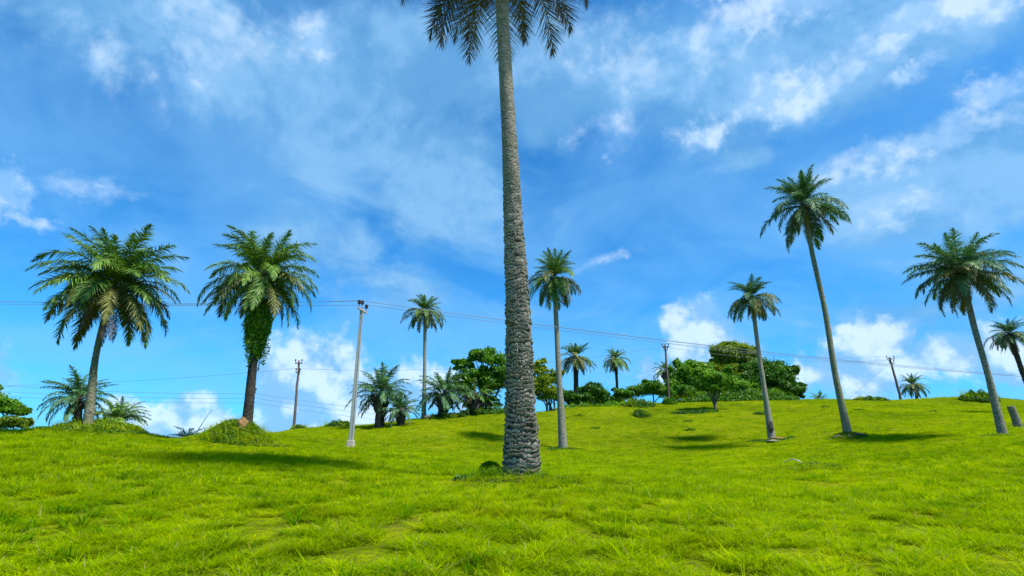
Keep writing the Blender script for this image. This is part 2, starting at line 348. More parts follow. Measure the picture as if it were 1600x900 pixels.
def H(x, y):
    x = np.asarray(x, float); y = np.asarray(y, float)
    fx = np.clip((x - gx[0]) / G, 0, len(gx) - 1.001); fy = np.clip((y - gy[0]) / G, 0, len(gy) - 1.001)
    i, j = fx.astype(int), fy.astype(int); a, b = fx - i, fy - j
    z = (Z0[j, i] * (1 - a) + Z0[j, i + 1] * a) * (1 - b) + (Z0[j + 1, i] * (1 - a) + Z0[j + 1, i + 1] * a) * b
    for bx, by, rx, ry, h in BUMPS:
        d = ((x - bx) / rx) ** 2 + ((y - by) / ry) ** 2; z = z + h * np.exp(-d * .9)
    far = np.clip((y - 15) / 30, 0, 1)
    z = z + fbm(x * .55, y * .55, 0, 3, 3) * (.10 + .10 * far) + fbm(x * .11, y * .11, 0, 9, 2) * .35 * np.clip((y - 5) / 12, 0, 1)
    return z
def Hs(x, y): return float(H(np.array([x]), np.array([y]))[0])
def Xat(px, D, row=690): return P(px, row, D).x
def base(px, D):
    x = Xat(px, D); z = Hs(x, D)
    for _ in range(3):
        t = z / D; x = (px - 800) / F * (cP + t * sP) * D; z = Hs(x, D)
    return Vector((x, D, z))
def axis(segs):
    r = [segs[0][0]]
    for a, b, st in segs: r += list(np.arange(a + st, b + 1e-6, st))
    return np.array(r)
ax_x = axis([(-4000, -400, 400), (-400, -150, 25), (-150, -60, 3), (-60, -20, .8), (-20, 20, .25), (20, 60, .8), (60, 150, 3), (150, 400, 25), (400, 4000, 400)])
ax_y = axis([(-400, -100, 50), (-100, -10, 5), (-10, 3, .5), (3, 32, .25), (32, 80, .6), (80, 170, 3), (170, 400, 23), (400, 5000, 400)])
TX, TY = np.meshgrid(ax_x, ax_y); TZ = H(TX, TY)
ny, nx = TX.shape; V = np.stack([TX, TY, TZ], -1).reshape(-1, 3)
i = (np.arange(ny - 1)[:, None] * nx + np.arange(nx - 1)[None]).ravel()
ground = link('ground', mesh_np('ground', V, [np.stack([i, i + 1, i + nx + 1, i + nx], -1)], True), M_turf); ground['kind'] = 'structure'

# ------------------------------------------------------------ grass (stuff)
rng = np.random.default_rng(5)
def tuft(nb, rad, h, wid, lean, seed, seg=3, hv=.5):
    r = np.random.default_rng(seed); a = r.uniform(0, 2 * np.pi, nb); q = rad * np.sqrt(r.uniform(0, 1, nb))
    b0 = np.stack([q * np.cos(a), q * np.sin(a), np.full(nb, -.02)], -1)
    th = a + r.normal(0, .9, nb); hh = h * r.uniform(1 - hv, 1 + hv * .6, nb); ln = lean * r.uniform(.3, 1.7, nb) * hh
    d = np.stack([np.cos(th), np.sin(th), 0 * th], -1); sd = np.stack([-np.sin(th + r.normal(0, .5, nb)), np.cos(th), 0 * th], -1)
    ww = wid * r.uniform(.6, 1.4, nb); V = []
    for k in range(seg):
        t = k / seg; c = b0 + d * (ln * t ** 1.8)[:, None] + np.array([0, 0, 1.]) * (hh * t * (1 - .25 * t))[:, None]
        wk = (ww * (1 - .55 * t) / 2)[:, None]; V += [c - sd * wk, c + sd * wk]
    V.append(b0 + d * ln[:, None] + np.array([0, 0, 1.]) * (hh * .78)[:, None])
    n = 2 * seg + 1; V = np.stack(V, 1).reshape(-1, 3); o = np.arange(nb)[:, None] * n; Q = []
    for k in range(seg - 1): Q.append(o + np.array([[2 * k, 2 * k + 1, 2 * k + 3, 2 * k + 2]]))
    return V, [np.concatenate(Q), o + np.array([[2 * seg - 2, 2 * seg - 1, 2 * seg]])]
def scatter(name, mat, tufts, pts, scl, rot, idx, label, cat):
    col = bpy.data.collections.new(name + ' tufts')
    for k, t in enumerate(tufts):
        me = mesh_np('%s blades %02d' % (name, k), t[0], t[1]); me.materials.append(mat)
        o = bpy.data.objects.new('%s tuft %02d' % (name, k), me); col.objects.link(o)
    me = bpy.data.meshes.new(name); me.vertices.add(len(pts)); me.vertices.foreach_set('co', pts.astype(np.float32).ravel())
    a = me.attributes.new('sc', 'FLOAT_VECTOR', 'POINT'); a.data.foreach_set('vector', scl.astype(np.float32).ravel())
    a = me.attributes.new('ro', 'FLOAT_VECTOR', 'POINT'); a.data.foreach_set('vector', rot.astype(np.float32).ravel())
    a = me.attributes.new('vi', 'INT', 'POINT'); a.data.foreach_set('value', idx.astype(np.int32))
    o = link(name, me, mat); tag(o, label, cat, kind='stuff')
    ng = bpy.data.node_groups.new(name + ' scatter', 'GeometryNodeTree')
    ng.interface.new_socket('Geometry', in_out='INPUT', socket_type='NodeSocketGeometry'); ng.interface.new_socket('Geometry', in_out='OUTPUT', socket_type='NodeSocketGeometry')
    gi = ng.nodes.new('NodeGroupInput'); go = ng.nodes.new('NodeGroupOutput'); ip = ng.nodes.new('GeometryNodeInstanceOnPoints'); ci = ng.nodes.new('GeometryNodeCollectionInfo')
    ci.inputs['Collection'].default_value = col; ci.inputs['Separate Children'].default_value = True; ci.inputs['Reset Children'].default_value = True
    ip.inputs['Pick Instance'].default_value = True
    L = ng.links.new; L(gi.outputs[0], ip.inputs['Points']); L(ci.outputs[0], ip.inputs['Instance'])
    for nm, ty, so_ in (('sc', 'FLOAT_VECTOR', 'Scale'), ('ro', 'FLOAT_VECTOR', 'Rotation'), ('vi', 'INT', 'Instance Index')):
        na = ng.nodes.new('GeometryNodeInputNamedAttribute'); na.data_type = ty; na.inputs['Name'].default_value = nm; L(na.outputs['Attribute'], ip.inputs[so_])
    L(ip.outputs[0], go.inputs[0]); md = o.modifiers.new('scatter', 'NODES'); md.node_group = ng; return o
def band(y0, y1, dens, seed):
    r = np.random.default_rng(seed); S = 1.12; area = S * (y1 ** 2 - y0 ** 2); n = int(area * dens)
    y = np.sqrt(r.uniform(y0 ** 2, y1 ** 2, n)); x = r.uniform(-S, S, n) * y; return x, y
near_t = [tuft(36 + 3 * k, .08 + .013 * k, (.082 + .010 * k), .0066 + .0006 * k, 1.0 + .16 * (k % 4), 10 + k, 3, .65) for k in range(8)]
mid_t = [tuft(34, .22, .16, .013, .7, 30 + k) for k in range(6)]
far_t = [tuft(30, .40, .15, .028, .6, 50 + k, 2) for k in range(5)]
X, Y, SC, IX = [], [], [], []
for (y0, y1, dens, i0, ni, sc0) in ((2.2, 10.5, 300, 0, 8, 1.), (10.5, 17, 115, 8, 6, 1.), (17, 30, 42, 8, 6, 1.25), (30, 48, 20, 14, 5, 1.), (48, 74, 11, 14, 5, 1.2)):
    x, y = band(y0, y1, dens, int(y0 * 10)); r = np.random.default_rng(int(y1))
    cl = vn(x * 2.2, y * 2.2, 0, 21); cl2 = vn(x * .6, y * .6, 0, 33)
    cl3 = vn(x * 4.2, y * 4.2, 0, 61); cl = .55 * cl + .45 * cl3; kp = np.clip((cl - .40) * 7, .02, 1) if y0 < 17 else np.clip(.35 + 1.1 * cl, 0, 1)
    tk = (x - Xat(815, 12.4, 735)) ** 2 + ((y - 12.25) * .9) ** 2 > .62 ** 2; keep = (r.uniform(0, 1, len(x)) < kp) & tk; x, y, cl, cl2 = x[keep], y[keep], cl[keep], cl2[keep]
    s = sc0 * (.24 + .56 * cl + .22 * cl2) * r.uniform(.75, 1.25, len(x))
    X.append(x); Y.append(y); SC.append(s); IX.append(r.integers(i0, i0 + ni, len(x)))
X, Y, SC, IX = map(np.concatenate, (X, Y, SC, IX)); n = len(X)
SC = np.where(Y > 14, SC * (.75 + .25 * np.exp(-(Y - 14) / 10)), SC)
pts = np.stack([X, Y, H(X, Y)], -1); scl = np.stack([SC ** .6, SC ** .6, SC], -1)
rot = np.stack([rng.normal(0, .12, n), rng.normal(0, .12, n), rng.uniform(0, 6.28, n)], -1)
scatter('grass', M_grass, near_t + mid_t + far_t, pts, scl, rot, IX, 'bright yellow green grass covering the whole slope', 'grass')
# coarser darker tussocks scattered among the grass
sed = [tuft(40, .07, .20, .010, .95, 80 + k, 4) for k in range(5)]
x, y = band(3.0, 24, 6.0, 77); keep = (vn(x * .8, y * .8, 0, 41) + .35 * vn(x * 3, y * 3, 0, 5) > .66); mnd = ((x - .2) / 4.5) ** 2 + ((y - 9.8) / 3.2) ** 2 < 1
keep |= mnd & (rng.uniform(0, 1, len(x)) < .8); x, y = x[keep], y[keep]; n = len(x); s = rng.uniform(.5, 1.15, n)
scatter('tussock_grass', M_sedge, sed, np.stack([x, y, H(x, y)], -1), np.stack([s, s, s], -1), np.stack([rng.normal(0, .1, n), rng.normal(0, .1, n), rng.uniform(0, 6.28, n)], -1), rng.integers(0, 5, n),
        'coarser dark green grass tussocks dotted through the foreground slope', 'grass')

# ------------------------------------------------------------ palm builder
def spline(pts, n):
    pts = np.asarray(pts, float); k = len(pts); d = np.concatenate(([0], np.cumsum(np.linalg.norm(np.diff(pts, axis=0), axis=1)))); t = np.linspace(0, d[-1], n)
    m = np.gradient(pts, d, axis=0) if k > 2 else np.repeat(np.diff(pts, axis=0) / d[-1], 2, 0)
    i = np.clip(np.searchsorted(d, t, 'right') - 1, 0, k - 2); h = d[i + 1] - d[i]; u = ((t - d[i]) / h)[:, None]; h = h[:, None]
    return (2*u**3 - 3*u**2 + 1) * pts[i] + (u**3 - 2*u**2 + u) * h * m[i] + (-2*u**3 + 3*u**2) * pts[i+1] + (u**3 - u**2) * h * m[i+1], t
def trunk_np(pts, rads, vres, nth, pitch, amp, seed=0, smooth_top=None):
    """tapered palm trunk with overlapping leaf-scar ledges as real relief"""
    L = sum((Vector(b) - Vector(a)).length for a, b in zip(pts[:-1], pts[1:])); n = max(12, int(L / vres))
    path, t = spline(pts, n); d = np.concatenate(([0], np.cumsum(np.linalg.norm(np.diff(np.asarray(pts, float), axis=0), axis=1))))
    rr = np.interp(t, d, rads); ker = max(1, n // 30); kk = np.ones(2 * ker + 1) / (2 * ker + 1); rr = np.convolve(np.pad(rr, ker, 'edge'), kk, 'valid')
    T = unit(np.gradient(path, axis=0)); A = unit(np.cross(T, np.array([0, 1., 0]))); B = np.cross(T, A)
    th = np.linspace(0, 2 * np.pi, nth, endpoint=False); TH, Tt = np.meshgrid(th, t); cx_, sx_ = np.cos(TH), np.sin(TH)
    wob = (vn(cx_ * 1.6 + 9, sx_ * 1.6 + 9, Tt * 1.1, seed) - .5) * 1.2 + (vn(cx_ * 5 + 9, sx_ * 5 + 9, Tt * 6, seed + 1) - .5) * 1.0 + (vn(cx_ * 11 + 20, sx_ * 11 + 20, Tt * 20, seed + 2) - .5) * .5
    colm = np.floor(TH * 13 / (2 * np.pi) + (vn(cx_ * 6 + 3, sx_ * 6 + 3, Tt * 7, seed + 5) - .5) * 1.3).astype(np.int64); wob = wob + (hsh(colm, np.floor(Tt * 4).astype(np.int64), 0, seed + 6) - .5) * .30
    a = np.asarray(amp(t) if callable(amp) else np.full(n, amp))[:, None]
    pt = np.asarray(pitch(t) if callable(pitch) else np.full(n, pitch)); ph = np.cumsum(np.gradient(t) / pt)[:, None]
    c = ph + wob; row = np.floor(c); f = c - row
    prof = np.where(f < .78, (f / .78) ** .8, 1 - (f - .78) / .22)       # ledge swelling upward then undercut
    cell = vn(row * 7.7, TH * 5 / np.pi * 1.2 + row * 2.4, 0, seed + 7)
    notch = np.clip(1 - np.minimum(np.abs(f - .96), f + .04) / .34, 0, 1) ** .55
    disp = a * (prof * (.30 + 1.25 * cell) - .55) + a * .35 * (vn(cx_ * 20 + 30, sx_ * 20 + 30, Tt * 25, seed + 4) - .5)
    rad = rr[:, None] * (1 + .06 * (vn(cx_ * 1.2 + 5, sx_ * 1.2 + 5, Tt * .8, seed + 9) - .5)) + disp
    V = path[:, None] + rad[..., None] * (cx_[..., None] * A[:, None] + sx_[..., None] * B[:, None])
    i = np.arange(n - 1)[:, None] * nth; j = np.arange(nth)[None]; j2 = (j + 1) % nth
    fc = np.stack([i + j, i + nth + j, i + nth + j2, i + j2], -1).reshape(-1, 4)[:, ::-1]
    top = path[-1]; V = np.vstack([V.reshape(-1, 3), top[None]]); b = (n - 1) * nth; jj = np.arange(nth)
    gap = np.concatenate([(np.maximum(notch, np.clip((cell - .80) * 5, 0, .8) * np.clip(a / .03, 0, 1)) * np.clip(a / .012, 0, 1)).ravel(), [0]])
    return V, [fc, np.stack([np.full(nth, n * nth), b + jj, b + (jj + 1) % nth], -1)], gap
def trunk_mesh(name, *a, **k):
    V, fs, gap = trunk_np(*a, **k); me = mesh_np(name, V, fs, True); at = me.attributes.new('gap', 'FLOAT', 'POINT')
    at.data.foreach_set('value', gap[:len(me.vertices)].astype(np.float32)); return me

def frond_np(L, e0, droop, nl, ll, wid, seed, seg=3, hang=1.0, sparse=0.0, plum=.45, pw=1.25):
    r = np.random.default_rng(seed); n = 26; t = np.linspace(0, 1, n); e = e0 - droop * t ** pw; sway = r.normal(0, .30) * t ** 2
    st = L / (n - 1); dx = np.cos(e) * np.cos(sway); dy = np.cos(e) * np.sin(sway); dz = np.sin(e)
    path = np.concatenate([[[0, 0, 0]], np.cumsum(np.stack([dx, dy, dz], -1)[:-1] * st, 0)])
    T = unit(np.gradient(path, axis=0)); parts = [(*tube(path, np.linspace(.030, .006, n) * L / 3.2, 4, False), 1)]
    for side in (-1, 1):
        u = np.sort(r.uniform(.13, 1, nl)); u = np.linspace(.13, .995, nl) + r.normal(0, .003, nl); u = np.clip(u, 0, 1)
        if sparse: u = u[r.uniform(0, 1, nl) > sparse]
        k = len(u); p = np.stack([np.interp(u, t, path[:, c]) for c in range(3)], -1); tg = unit(np.stack([np.interp(u, t, T[:, c]) for c in range(3)], -1))
        lat = unit(np.cross(np.array([0, 0, 1.]), tg)) * side; nrm = unit(np.cross(tg, lat) * side)
        sweep = np.interp(u, [.1, .5, .9, 1], [1.25, .95, .55, .2]) + r.normal(0, .10, k)
        pl_ = r.choice([-1, 0, 1], k) * plum + r.normal(0, .14, k)
        d = lat * np.sin(sweep)[:, None] + tg * np.cos(sweep)[:, None] + nrm * pl_[:, None] * np.sin(sweep)[:, None]; d = unit(d)
        ln = ll * np.interp(u, [.1, .22, .5, .8, 1], [.35, .8, 1, .72, .30]) * r.uniform(.82, 1.12, k)
        wv = unit(np.cross(d, nrm + r.normal(0, .35, (k, 3)))); V = []; c = p.copy(); dd = d.copy(); hg = hang * r.uniform(.6, 1.5, k)
        for s in range(seg + 1):
            ww = wid * (1 - (s / seg) ** 1.6) * (.7 if s == 0 else 1)
            if s < seg: V += [c - wv * ww / 2, c + wv * ww / 2]
            else: V.append(c)
            dd = unit(dd + np.array([0, 0, -1.]) * (.55 * hg * (1 if s else .3) * 3 / seg)[:, None]); c = c + dd * (ln / seg)[:, None]
        m = 2 * seg + 1; V = np.stack(V, 1).reshape(-1, 3); o = np.arange(k)[:, None] * m
        Q = np.concatenate([o + np.array([[2*q, 2*q+1, 2*q+3, 2*q+2]]) for q in range(seg - 1)]); parts.append((V, [Q, o + np.array([[2*seg-2, 2*seg-1, 2*seg]])], 0))
    return join_np(parts)
LIB = {}
def frond_data(lod, e0, droop, mk, seed):
    key = (lod, e0, droop, mk, seed)
    if key not in LIB:
        nl, ll, wid, seg = {'near': (96, .80, .023, 5), 'mid': (80, .70, .052, 3), 'far': (46, .64, .085, 3)}[lod]
        dead = mk == 'dead'
        V, fs, mi = frond_np(3.2, R(e0), R(droop), nl, ll * (.85 if dead else 1), wid * (.6 if dead else 1), hash(key[:3]) % 1000 + seed * 17 if False else int(e0 * 7 + droop * 3 + seed * 101 + len(lod)) % 9973, seg,
                             hang=1.25 if dead else (.13 if lod == 'near' else .48), sparse=.35 if dead else .03)
        me = mesh_np('%s_frond' % mk, V, fs, False, mi)
        me.materials.append({'green': M_frond, 'teal': M_frondg, 'olive': M_old, 'dead': M_dead, 'near': M_near}[mk]); me.materials.append(M_stemd if dead else M_stem)
        LIB[key] = me
    return LIB[key]
FULL = [(80, 44, 7, .90, 'g'), (66, 60, 9, 1.0, 'g'), (48, 86, 11, 1.0, 'g'), (28, 92, 12, 1.0, 'g'), (8, 84, 13, 1.0, 'o'), (-18, 64, 11, 1.0, 'o'), (-44, 40, 9, .86, 'dead')]
TIER = [(82, 56, 6, .72, 'g'), (70, 70, 9, .76, 'g'), (58, 80, 7, .72, 'g'), (16, 98, 9, .98, 'o'), (-4, 80, 10, 1.0, 'o'), (-28, 56, 8, .92, 'o'), (-54, 32, 6, .78, 'dead')]
SHORT = [(82, 54, 6, .85, 'g'), (66, 68, 8, 1, 'g'), (48, 80, 10, 1, 'g'), (28, 84, 10, 1, 'g'), (8, 80, 8, 1., 'g'), (-15, 60, 5, .9, 'o')]
def heart_np(r, seed, fl=2.5):
    rg = np.random.default_rng(seed); parts = []
    n = 10; t = np.linspace(0, 1, n); parts.append((*tube(np.stack([0 * t, 0 * t, -.9 * r * 3 + t * r * 4.2], -1), r * np.array([.7, 1.0, 1.15, 1.2, 1.15, 1.0, .8, .6, .35, .1]), 12), 1))
    for k in range(26):                         # cut leaf bases standing out below the fronds
        a = k * 2.4; z = -2.0 * r + 2.0 * r * k / 26; d = np.array([math.cos(a), math.sin(a), 0]); p0 = d * r * .7 + [0, 0, z]
        p = np.array([p0, p0 + d * r * .7 + [0, 0, r * .5], p0 + d * r * 1.1 + [0, 0, r * 1.3]]); parts.append((*tube(p, [r * .28, r * .18, r * .05], 5), 1))
    for k in range(4):                          # unopened spear leaves
        a = rg.uniform(0, 6.28); l = fl * rg.uniform(.30, .42); tl = rg.uniform(.03, .16)
        q = np.linspace(0, 1, 7); p = np.stack([np.cos(a) * tl * l * q, np.sin(a) * tl * l * q, r + l * q], -1); parts.append((*tube(p, r * .16 * np.sin(np.pi * (.12 + .86 * q)), 5), 0))
    return join_np(parts)
def palm(D, bpx, pts_px, wbase, wtop, flen, tiers, label, bark, lod='mid', green='green', seed=0, pitch=.11, amp=.014, az0=None, deadn=None, cut=1.0, vres=None, flare=1.35, group=None, tilt=(0, 0)):
    """bpx: photo column of the foot; pts_px: photo points up the trunk, the last is the centre of the crown"""
    b = base(bpx, D); rg = random.Random(seed * 31 + 7)
    top = P(*pts_px[-1], D); w3 = [b + Vector((0, 0, -.25))] + [P(x, y, D) for x, y in pts_px]
    L = [(q - b).length for q in w3]; H_ = L[-1]; rads = []
    ob = 1 / math.sqrt(1 + ((bpx - 800) / F) ** 2 * .9); flen = flen * (1 - (1 - ob) * .55); r0, r1 = M_(wbase, b) / 2 * ob, M_(wtop, top) / 2 * ob
    pp = [w3[0], b + (w3[1] - b) * min(.9, .9 / (w3[1] - b).length)] + w3[1:]; hs = [(q - b).length for q in pp]
    for k, h in enumerate(hs):
        fr = h / H_; rads.append((r0 * (1 - fr) + r1 * fr) / flare if k > 1 else (r0 if k == 0 else r0 * .86))
    rads[-1] = r1; rads = [max(q, r1 * .9) for q in rads]
    root = empty('palm_tree', b, label, 'palm tree', group)
    loc = [tuple(q - b) for q in pp]
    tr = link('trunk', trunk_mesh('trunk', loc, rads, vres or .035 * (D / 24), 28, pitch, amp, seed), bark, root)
    V, fs, mi = heart_np(r1 * 1.15, seed, flen); me = mesh_np('crown', V, fs, True, mi)
    me.materials.append(M_frond); me.materials.append(M_bark_dark); cr = link('crown', me, None, root, tuple(top - b))
    k = 0
    for e0, dr, n, lf, mt in tiers:
        a0 = rg.uniform(0, 6.28)
        if deadn is not None and mt == 'dead': n = deadn
        n = max(1, round(n * cut)) if n else 0
        for q in range(n):
            az = a0 + q * 6.2832 / n + rg.uniform(-.28, .28); mk = {'g': green, 'o': 'olive' if rg.random() < .45 else green, 'dead': 'dead'}[mt]
            sd = rg.randrange(2); ee = e0 + rg.choice([-10, -4, 3, 9]); o = link('dry_frond' if mk == 'dead' else 'frond', frond_data(lod, ee, dr + rg.choice([-14, 0, 12]), mk, sd), None, cr)
            o.location = (math.cos(az) * r1 * .7, math.sin(az) * r1 * .7, r1 * (.4 + e0 / 90.)); o.rotation_euler = (rg.uniform(-.12, .12) + tilt[0], rg.uniform(-.08, .08) + tilt[1], az)
            s = flen / 3.2 * lf * rg.uniform(.80, 1.15); o.scale = (s, s * rg.choice([1, -1]) if False else s, s); k += 1
    return root, top, b

# the near palm in the middle, its crown above the top of the frame
Dm = 12.4; b = base(816, Dm)
mp = [(b + Vector((0, 0, -.3)), 58)] + [(P(x, y, Dm), w_) for x, y, w_ in ((815, 738, 60), (814.5, 700, 54), (813.5, 650, 46.5), (812, 600, 43), (810, 500, 37.5), (805, 400, 32.8), (800.5, 310, 27.3), (795, 200, 23), (789, 100, 20.5), (784, 0, 19), (779, -105, 18.5))]
root = empty('palm_tree', b, 'tall thick ridged trunk palm nearest the camera, its crown cut by the frame top', 'palm tree')
loc = [tuple(p - b) for p, _ in mp]; rads = [M_(w_, p) / 2 for p, w_ in mp]
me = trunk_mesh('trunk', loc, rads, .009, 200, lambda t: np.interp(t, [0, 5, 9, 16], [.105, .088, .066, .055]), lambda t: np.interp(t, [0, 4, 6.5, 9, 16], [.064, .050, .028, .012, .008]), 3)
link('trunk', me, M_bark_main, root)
V, fs, mi = heart_np(.25, 4); me = mesh_np('crown', V, fs, True, mi); me.materials.append(M_frond); me.materials.append(M_bark_dark)
cr = link('crown', me, None, root, tuple(mp[-1][0] - b)); rg = random.Random(12)
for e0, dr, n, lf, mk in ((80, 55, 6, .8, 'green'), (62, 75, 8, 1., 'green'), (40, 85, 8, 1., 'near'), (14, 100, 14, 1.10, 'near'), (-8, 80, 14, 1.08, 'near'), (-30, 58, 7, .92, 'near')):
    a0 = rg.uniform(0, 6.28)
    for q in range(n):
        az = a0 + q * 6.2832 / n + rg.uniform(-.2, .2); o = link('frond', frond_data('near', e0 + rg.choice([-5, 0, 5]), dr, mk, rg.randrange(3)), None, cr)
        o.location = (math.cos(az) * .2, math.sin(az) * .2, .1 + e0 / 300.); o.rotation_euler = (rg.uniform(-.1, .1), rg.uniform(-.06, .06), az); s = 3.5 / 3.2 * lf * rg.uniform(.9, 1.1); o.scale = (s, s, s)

palm(24, 137, [(149, 560), (165, 490), (176, 450)], 19, 11, 3.45, FULL, 'full crowned palm leaning right at the left side, with lichen covered grey green trunk', M_bark_green, seed=1, green='green', deadn=9, cut=1.2)
palm(24.2, 386, [(393, 590), (400, 520), (409, 438)], 19, 14, 2.85, [(82, 50, 6, .85, 'g'), (66, 66, 9, 1., 'g'), (50, 80, 9, 1.0, 'g'), (28, 95, 9, 1.0, 'g'), (6, 88, 12, 1.05, 'o'), (-25, 58, 11, 1.0, 'o'), (-50, 32, 6, .8, 'dead')],
     'palm with dark trunk standing on a grassy mound, vines hanging under its crown', M_bark_dark, seed=2, green='green', cut=1.15, flare=1.2)
palm(50, 662, [(663.5, 580), (664, 487)], 8.5, 5.2, 2.35, TIER, 'slim straight palm with pale trunk between the grey pole and the thick near trunk', M_bark_pale, seed=3, amp=.006, green='green')
palm(36, 880, [(874, 600), (870, 520), (866, 435)], 15.5, 7.5, 2.55, TIER, 'slender pale trunk palm just right of the thick near trunk', M_bark_pale, seed=4, amp=.008, green='green')
palm(36, 1206, [(1196, 620), (1184, 540), (1175, 466)], 13.5, 6.8, 2.25, TIER, 'leaning palm in front of the bushy grove with a hollow at its trunk foot', M_bark_pale, seed=5, amp=.006, green='teal')
palm(30, 1325, [(1308, 600), (1288, 480), (1268, 390), (1256, 322)], 15.5, 8.5, 3.1, [(84, 46, 8, .76, 'g'), (76, 56, 10, .76, 'g'), (66, 66, 8, .70, 'g'), (14, 92, 9, .95, 'g'), (-6, 80, 10, 1.0, 'g'), (-28, 56, 8, .9, 'o'), (-55, 32, 6, .75, 'dead')],
     'tallest slim palm on the right, its narrow upright crown above a drooping skirt', M_bark_green, seed=6, amp=.008, green='teal')
palm(26, 1567, [(1545, 590), (1522, 510), (1503, 430)], 18, 11.5, 2.85, FULL, 'leaning full crowned palm near the right edge beside a cut stump', M_bark_pale, seed=7, green='teal', amp=.010)
palm(42, 1625, [(1605, 600), (1590, 560), (1578, 524)], 15, 10, 2.2, TIER, 'palm cut by the right edge with leaf stubs on its trunk', M_bark_dark, seed=8, green='teal', amp=.03, pitch=.3)
palm(64, 899, [(900, 600), (899, 560)], 10, 8, 2.6, TIER, 'dark trunked palm with heavy hanging skirt, left of two palms on the ridge', M_bark_dark, lod='far', seed=9, cut=1.1)
palm(70, 965, [(964, 600), (961, 563)], 6.5, 4.6, 2.3, TIER, 'small dark trunked palm standing alone above the ridge bushes', M_bark_dark, lod='far', seed=10)
palm(76, 1432, [(1430, 610), (1426, 603)], 6.5, 5.5, 2.5, TIER, 'small palm showing over the ridge beside the leaning timber pole', M_bark_dark, lod='far', seed=11, green='teal')
palm(46, 593, [(594, 640), (594, 622)], 17, 15, 2.65, SHORT, 'short bushy palm on the ridge right behind the grey pole', M_bark_dark, lod='far', seed=12, green='teal', cut=.95, amp=.03)
palm(45, 625, [(625, 652), (625, 645)], 12, 10, 1.9, SHORT, 'young stemless palm growing beside the short bushy ridge palm', M_bark_dark, lod='far', seed=13, green='teal', cut=.8)
palm(50, 692, [(692, 635), (694, 622)], 17, 15, 2.7, SHORT, 'short bushy blue green palm right of the slim pale trunk palm', M_bark_dark, lod='far', seed=14, green='teal', cut=.95, amp=.03)
palm(52, 741, [(741, 640), (741, 624)], 18, 16, 2.4, SHORT[2:], 'low dark palm tucked under the open crowned tree on the ridge', M_bark_dark, lod='far', seed=15, cut=.9, amp=.03)
palm(34, 122, [(122, 650), (122, 628)], 18, 15, 2.3, SHORT, 'medium palm half hidden behind the big left palm trunk', M_bark_dark, lod='far', seed=16, green='teal')
palm(31, 182, [(182, 665), (182, 660)], 12, 10, 1.75, SHORT[:4], 'young palm with fresh upright fronds right of the big left palm foot', M_bark_dark, lod='far', seed=17, green='green')
palm(78, 1052, [(1052, 600), (1040, 582)], 10, 9, 2.3, SHORT[1:], 'palm fronds poking out behind the left bush of the grove', M_bark_dark, lod='far', seed=18, green='teal', cut=.5)
palm(75, 1280, [(1280, 640), (1280, 628)], 8, 8, 1.6, SHORT[:4], 'tiny young palm on the ridge between the grove and the tallest slim palm', M_bark_dark, lod='far', seed=19, green='green', cut=.5)

# ------------------------------------------------------------ broadleaf trees, bushes, weeds
def leaves_np(pos, size, rg, up=.6, long=1.9):
    n = len(pos); nr = unit(rg.normal(0, 1, (n, 3)) + np.array([0, 0, up * 1.6])); a = unit(np.cross(nr, rg.normal(0, 1, (n, 3)))); b = np.cross(nr, a)
    s = (size * rg.uniform(.6, 1.35, n))[:, None]; tip = pos + a * s * long / 2 - nr * s * .22; tl = pos - a * s * long / 2
    V = np.stack([tl, pos + b * s * .5 + nr * s * .08, tip, pos - b * s * .5 + nr * s * .08], 1).reshape(-1, 3)
    return V, [np.arange(n * 4).reshape(-1, 4)]
def clump_cloud(c, r, n, rg, sub=16, spread=.27, shell=.78, fill=.12):
    """leaf positions gathered in twig-end clumps over an uneven ellipsoid; c, r in metres"""
    c = np.asarray(c, float); r = np.asarray(r, float)
    d = unit(rg.normal(0, 1, (sub, 3))); d[:, 2] = np.where(d[:, 2] < -.35, -d[:, 2] * .5, d[:, 2]); cc = c + d * r * (shell * rg.uniform(.45, 1.25, (sub, 1)))
    w_ = rg.uniform(.5, 1.5, sub); w_ /= w_.sum(); idx = rg.choice(sub, n, p=w_); sp = spread * rg.uniform(.65, 1.3, sub)[idx][:, None]
    q = rg.normal(0, .52, (n, 3)); pos = cc[idx] + q * sp * r * np.array([1, 1, .8])
    m = int(n * fill); pos[:m] = c + unit(rg.normal(0, 1, (m, 3))) * r * .8 * rg.uniform(.1, 1, (m, 1)) ** .5
    return pos, cc
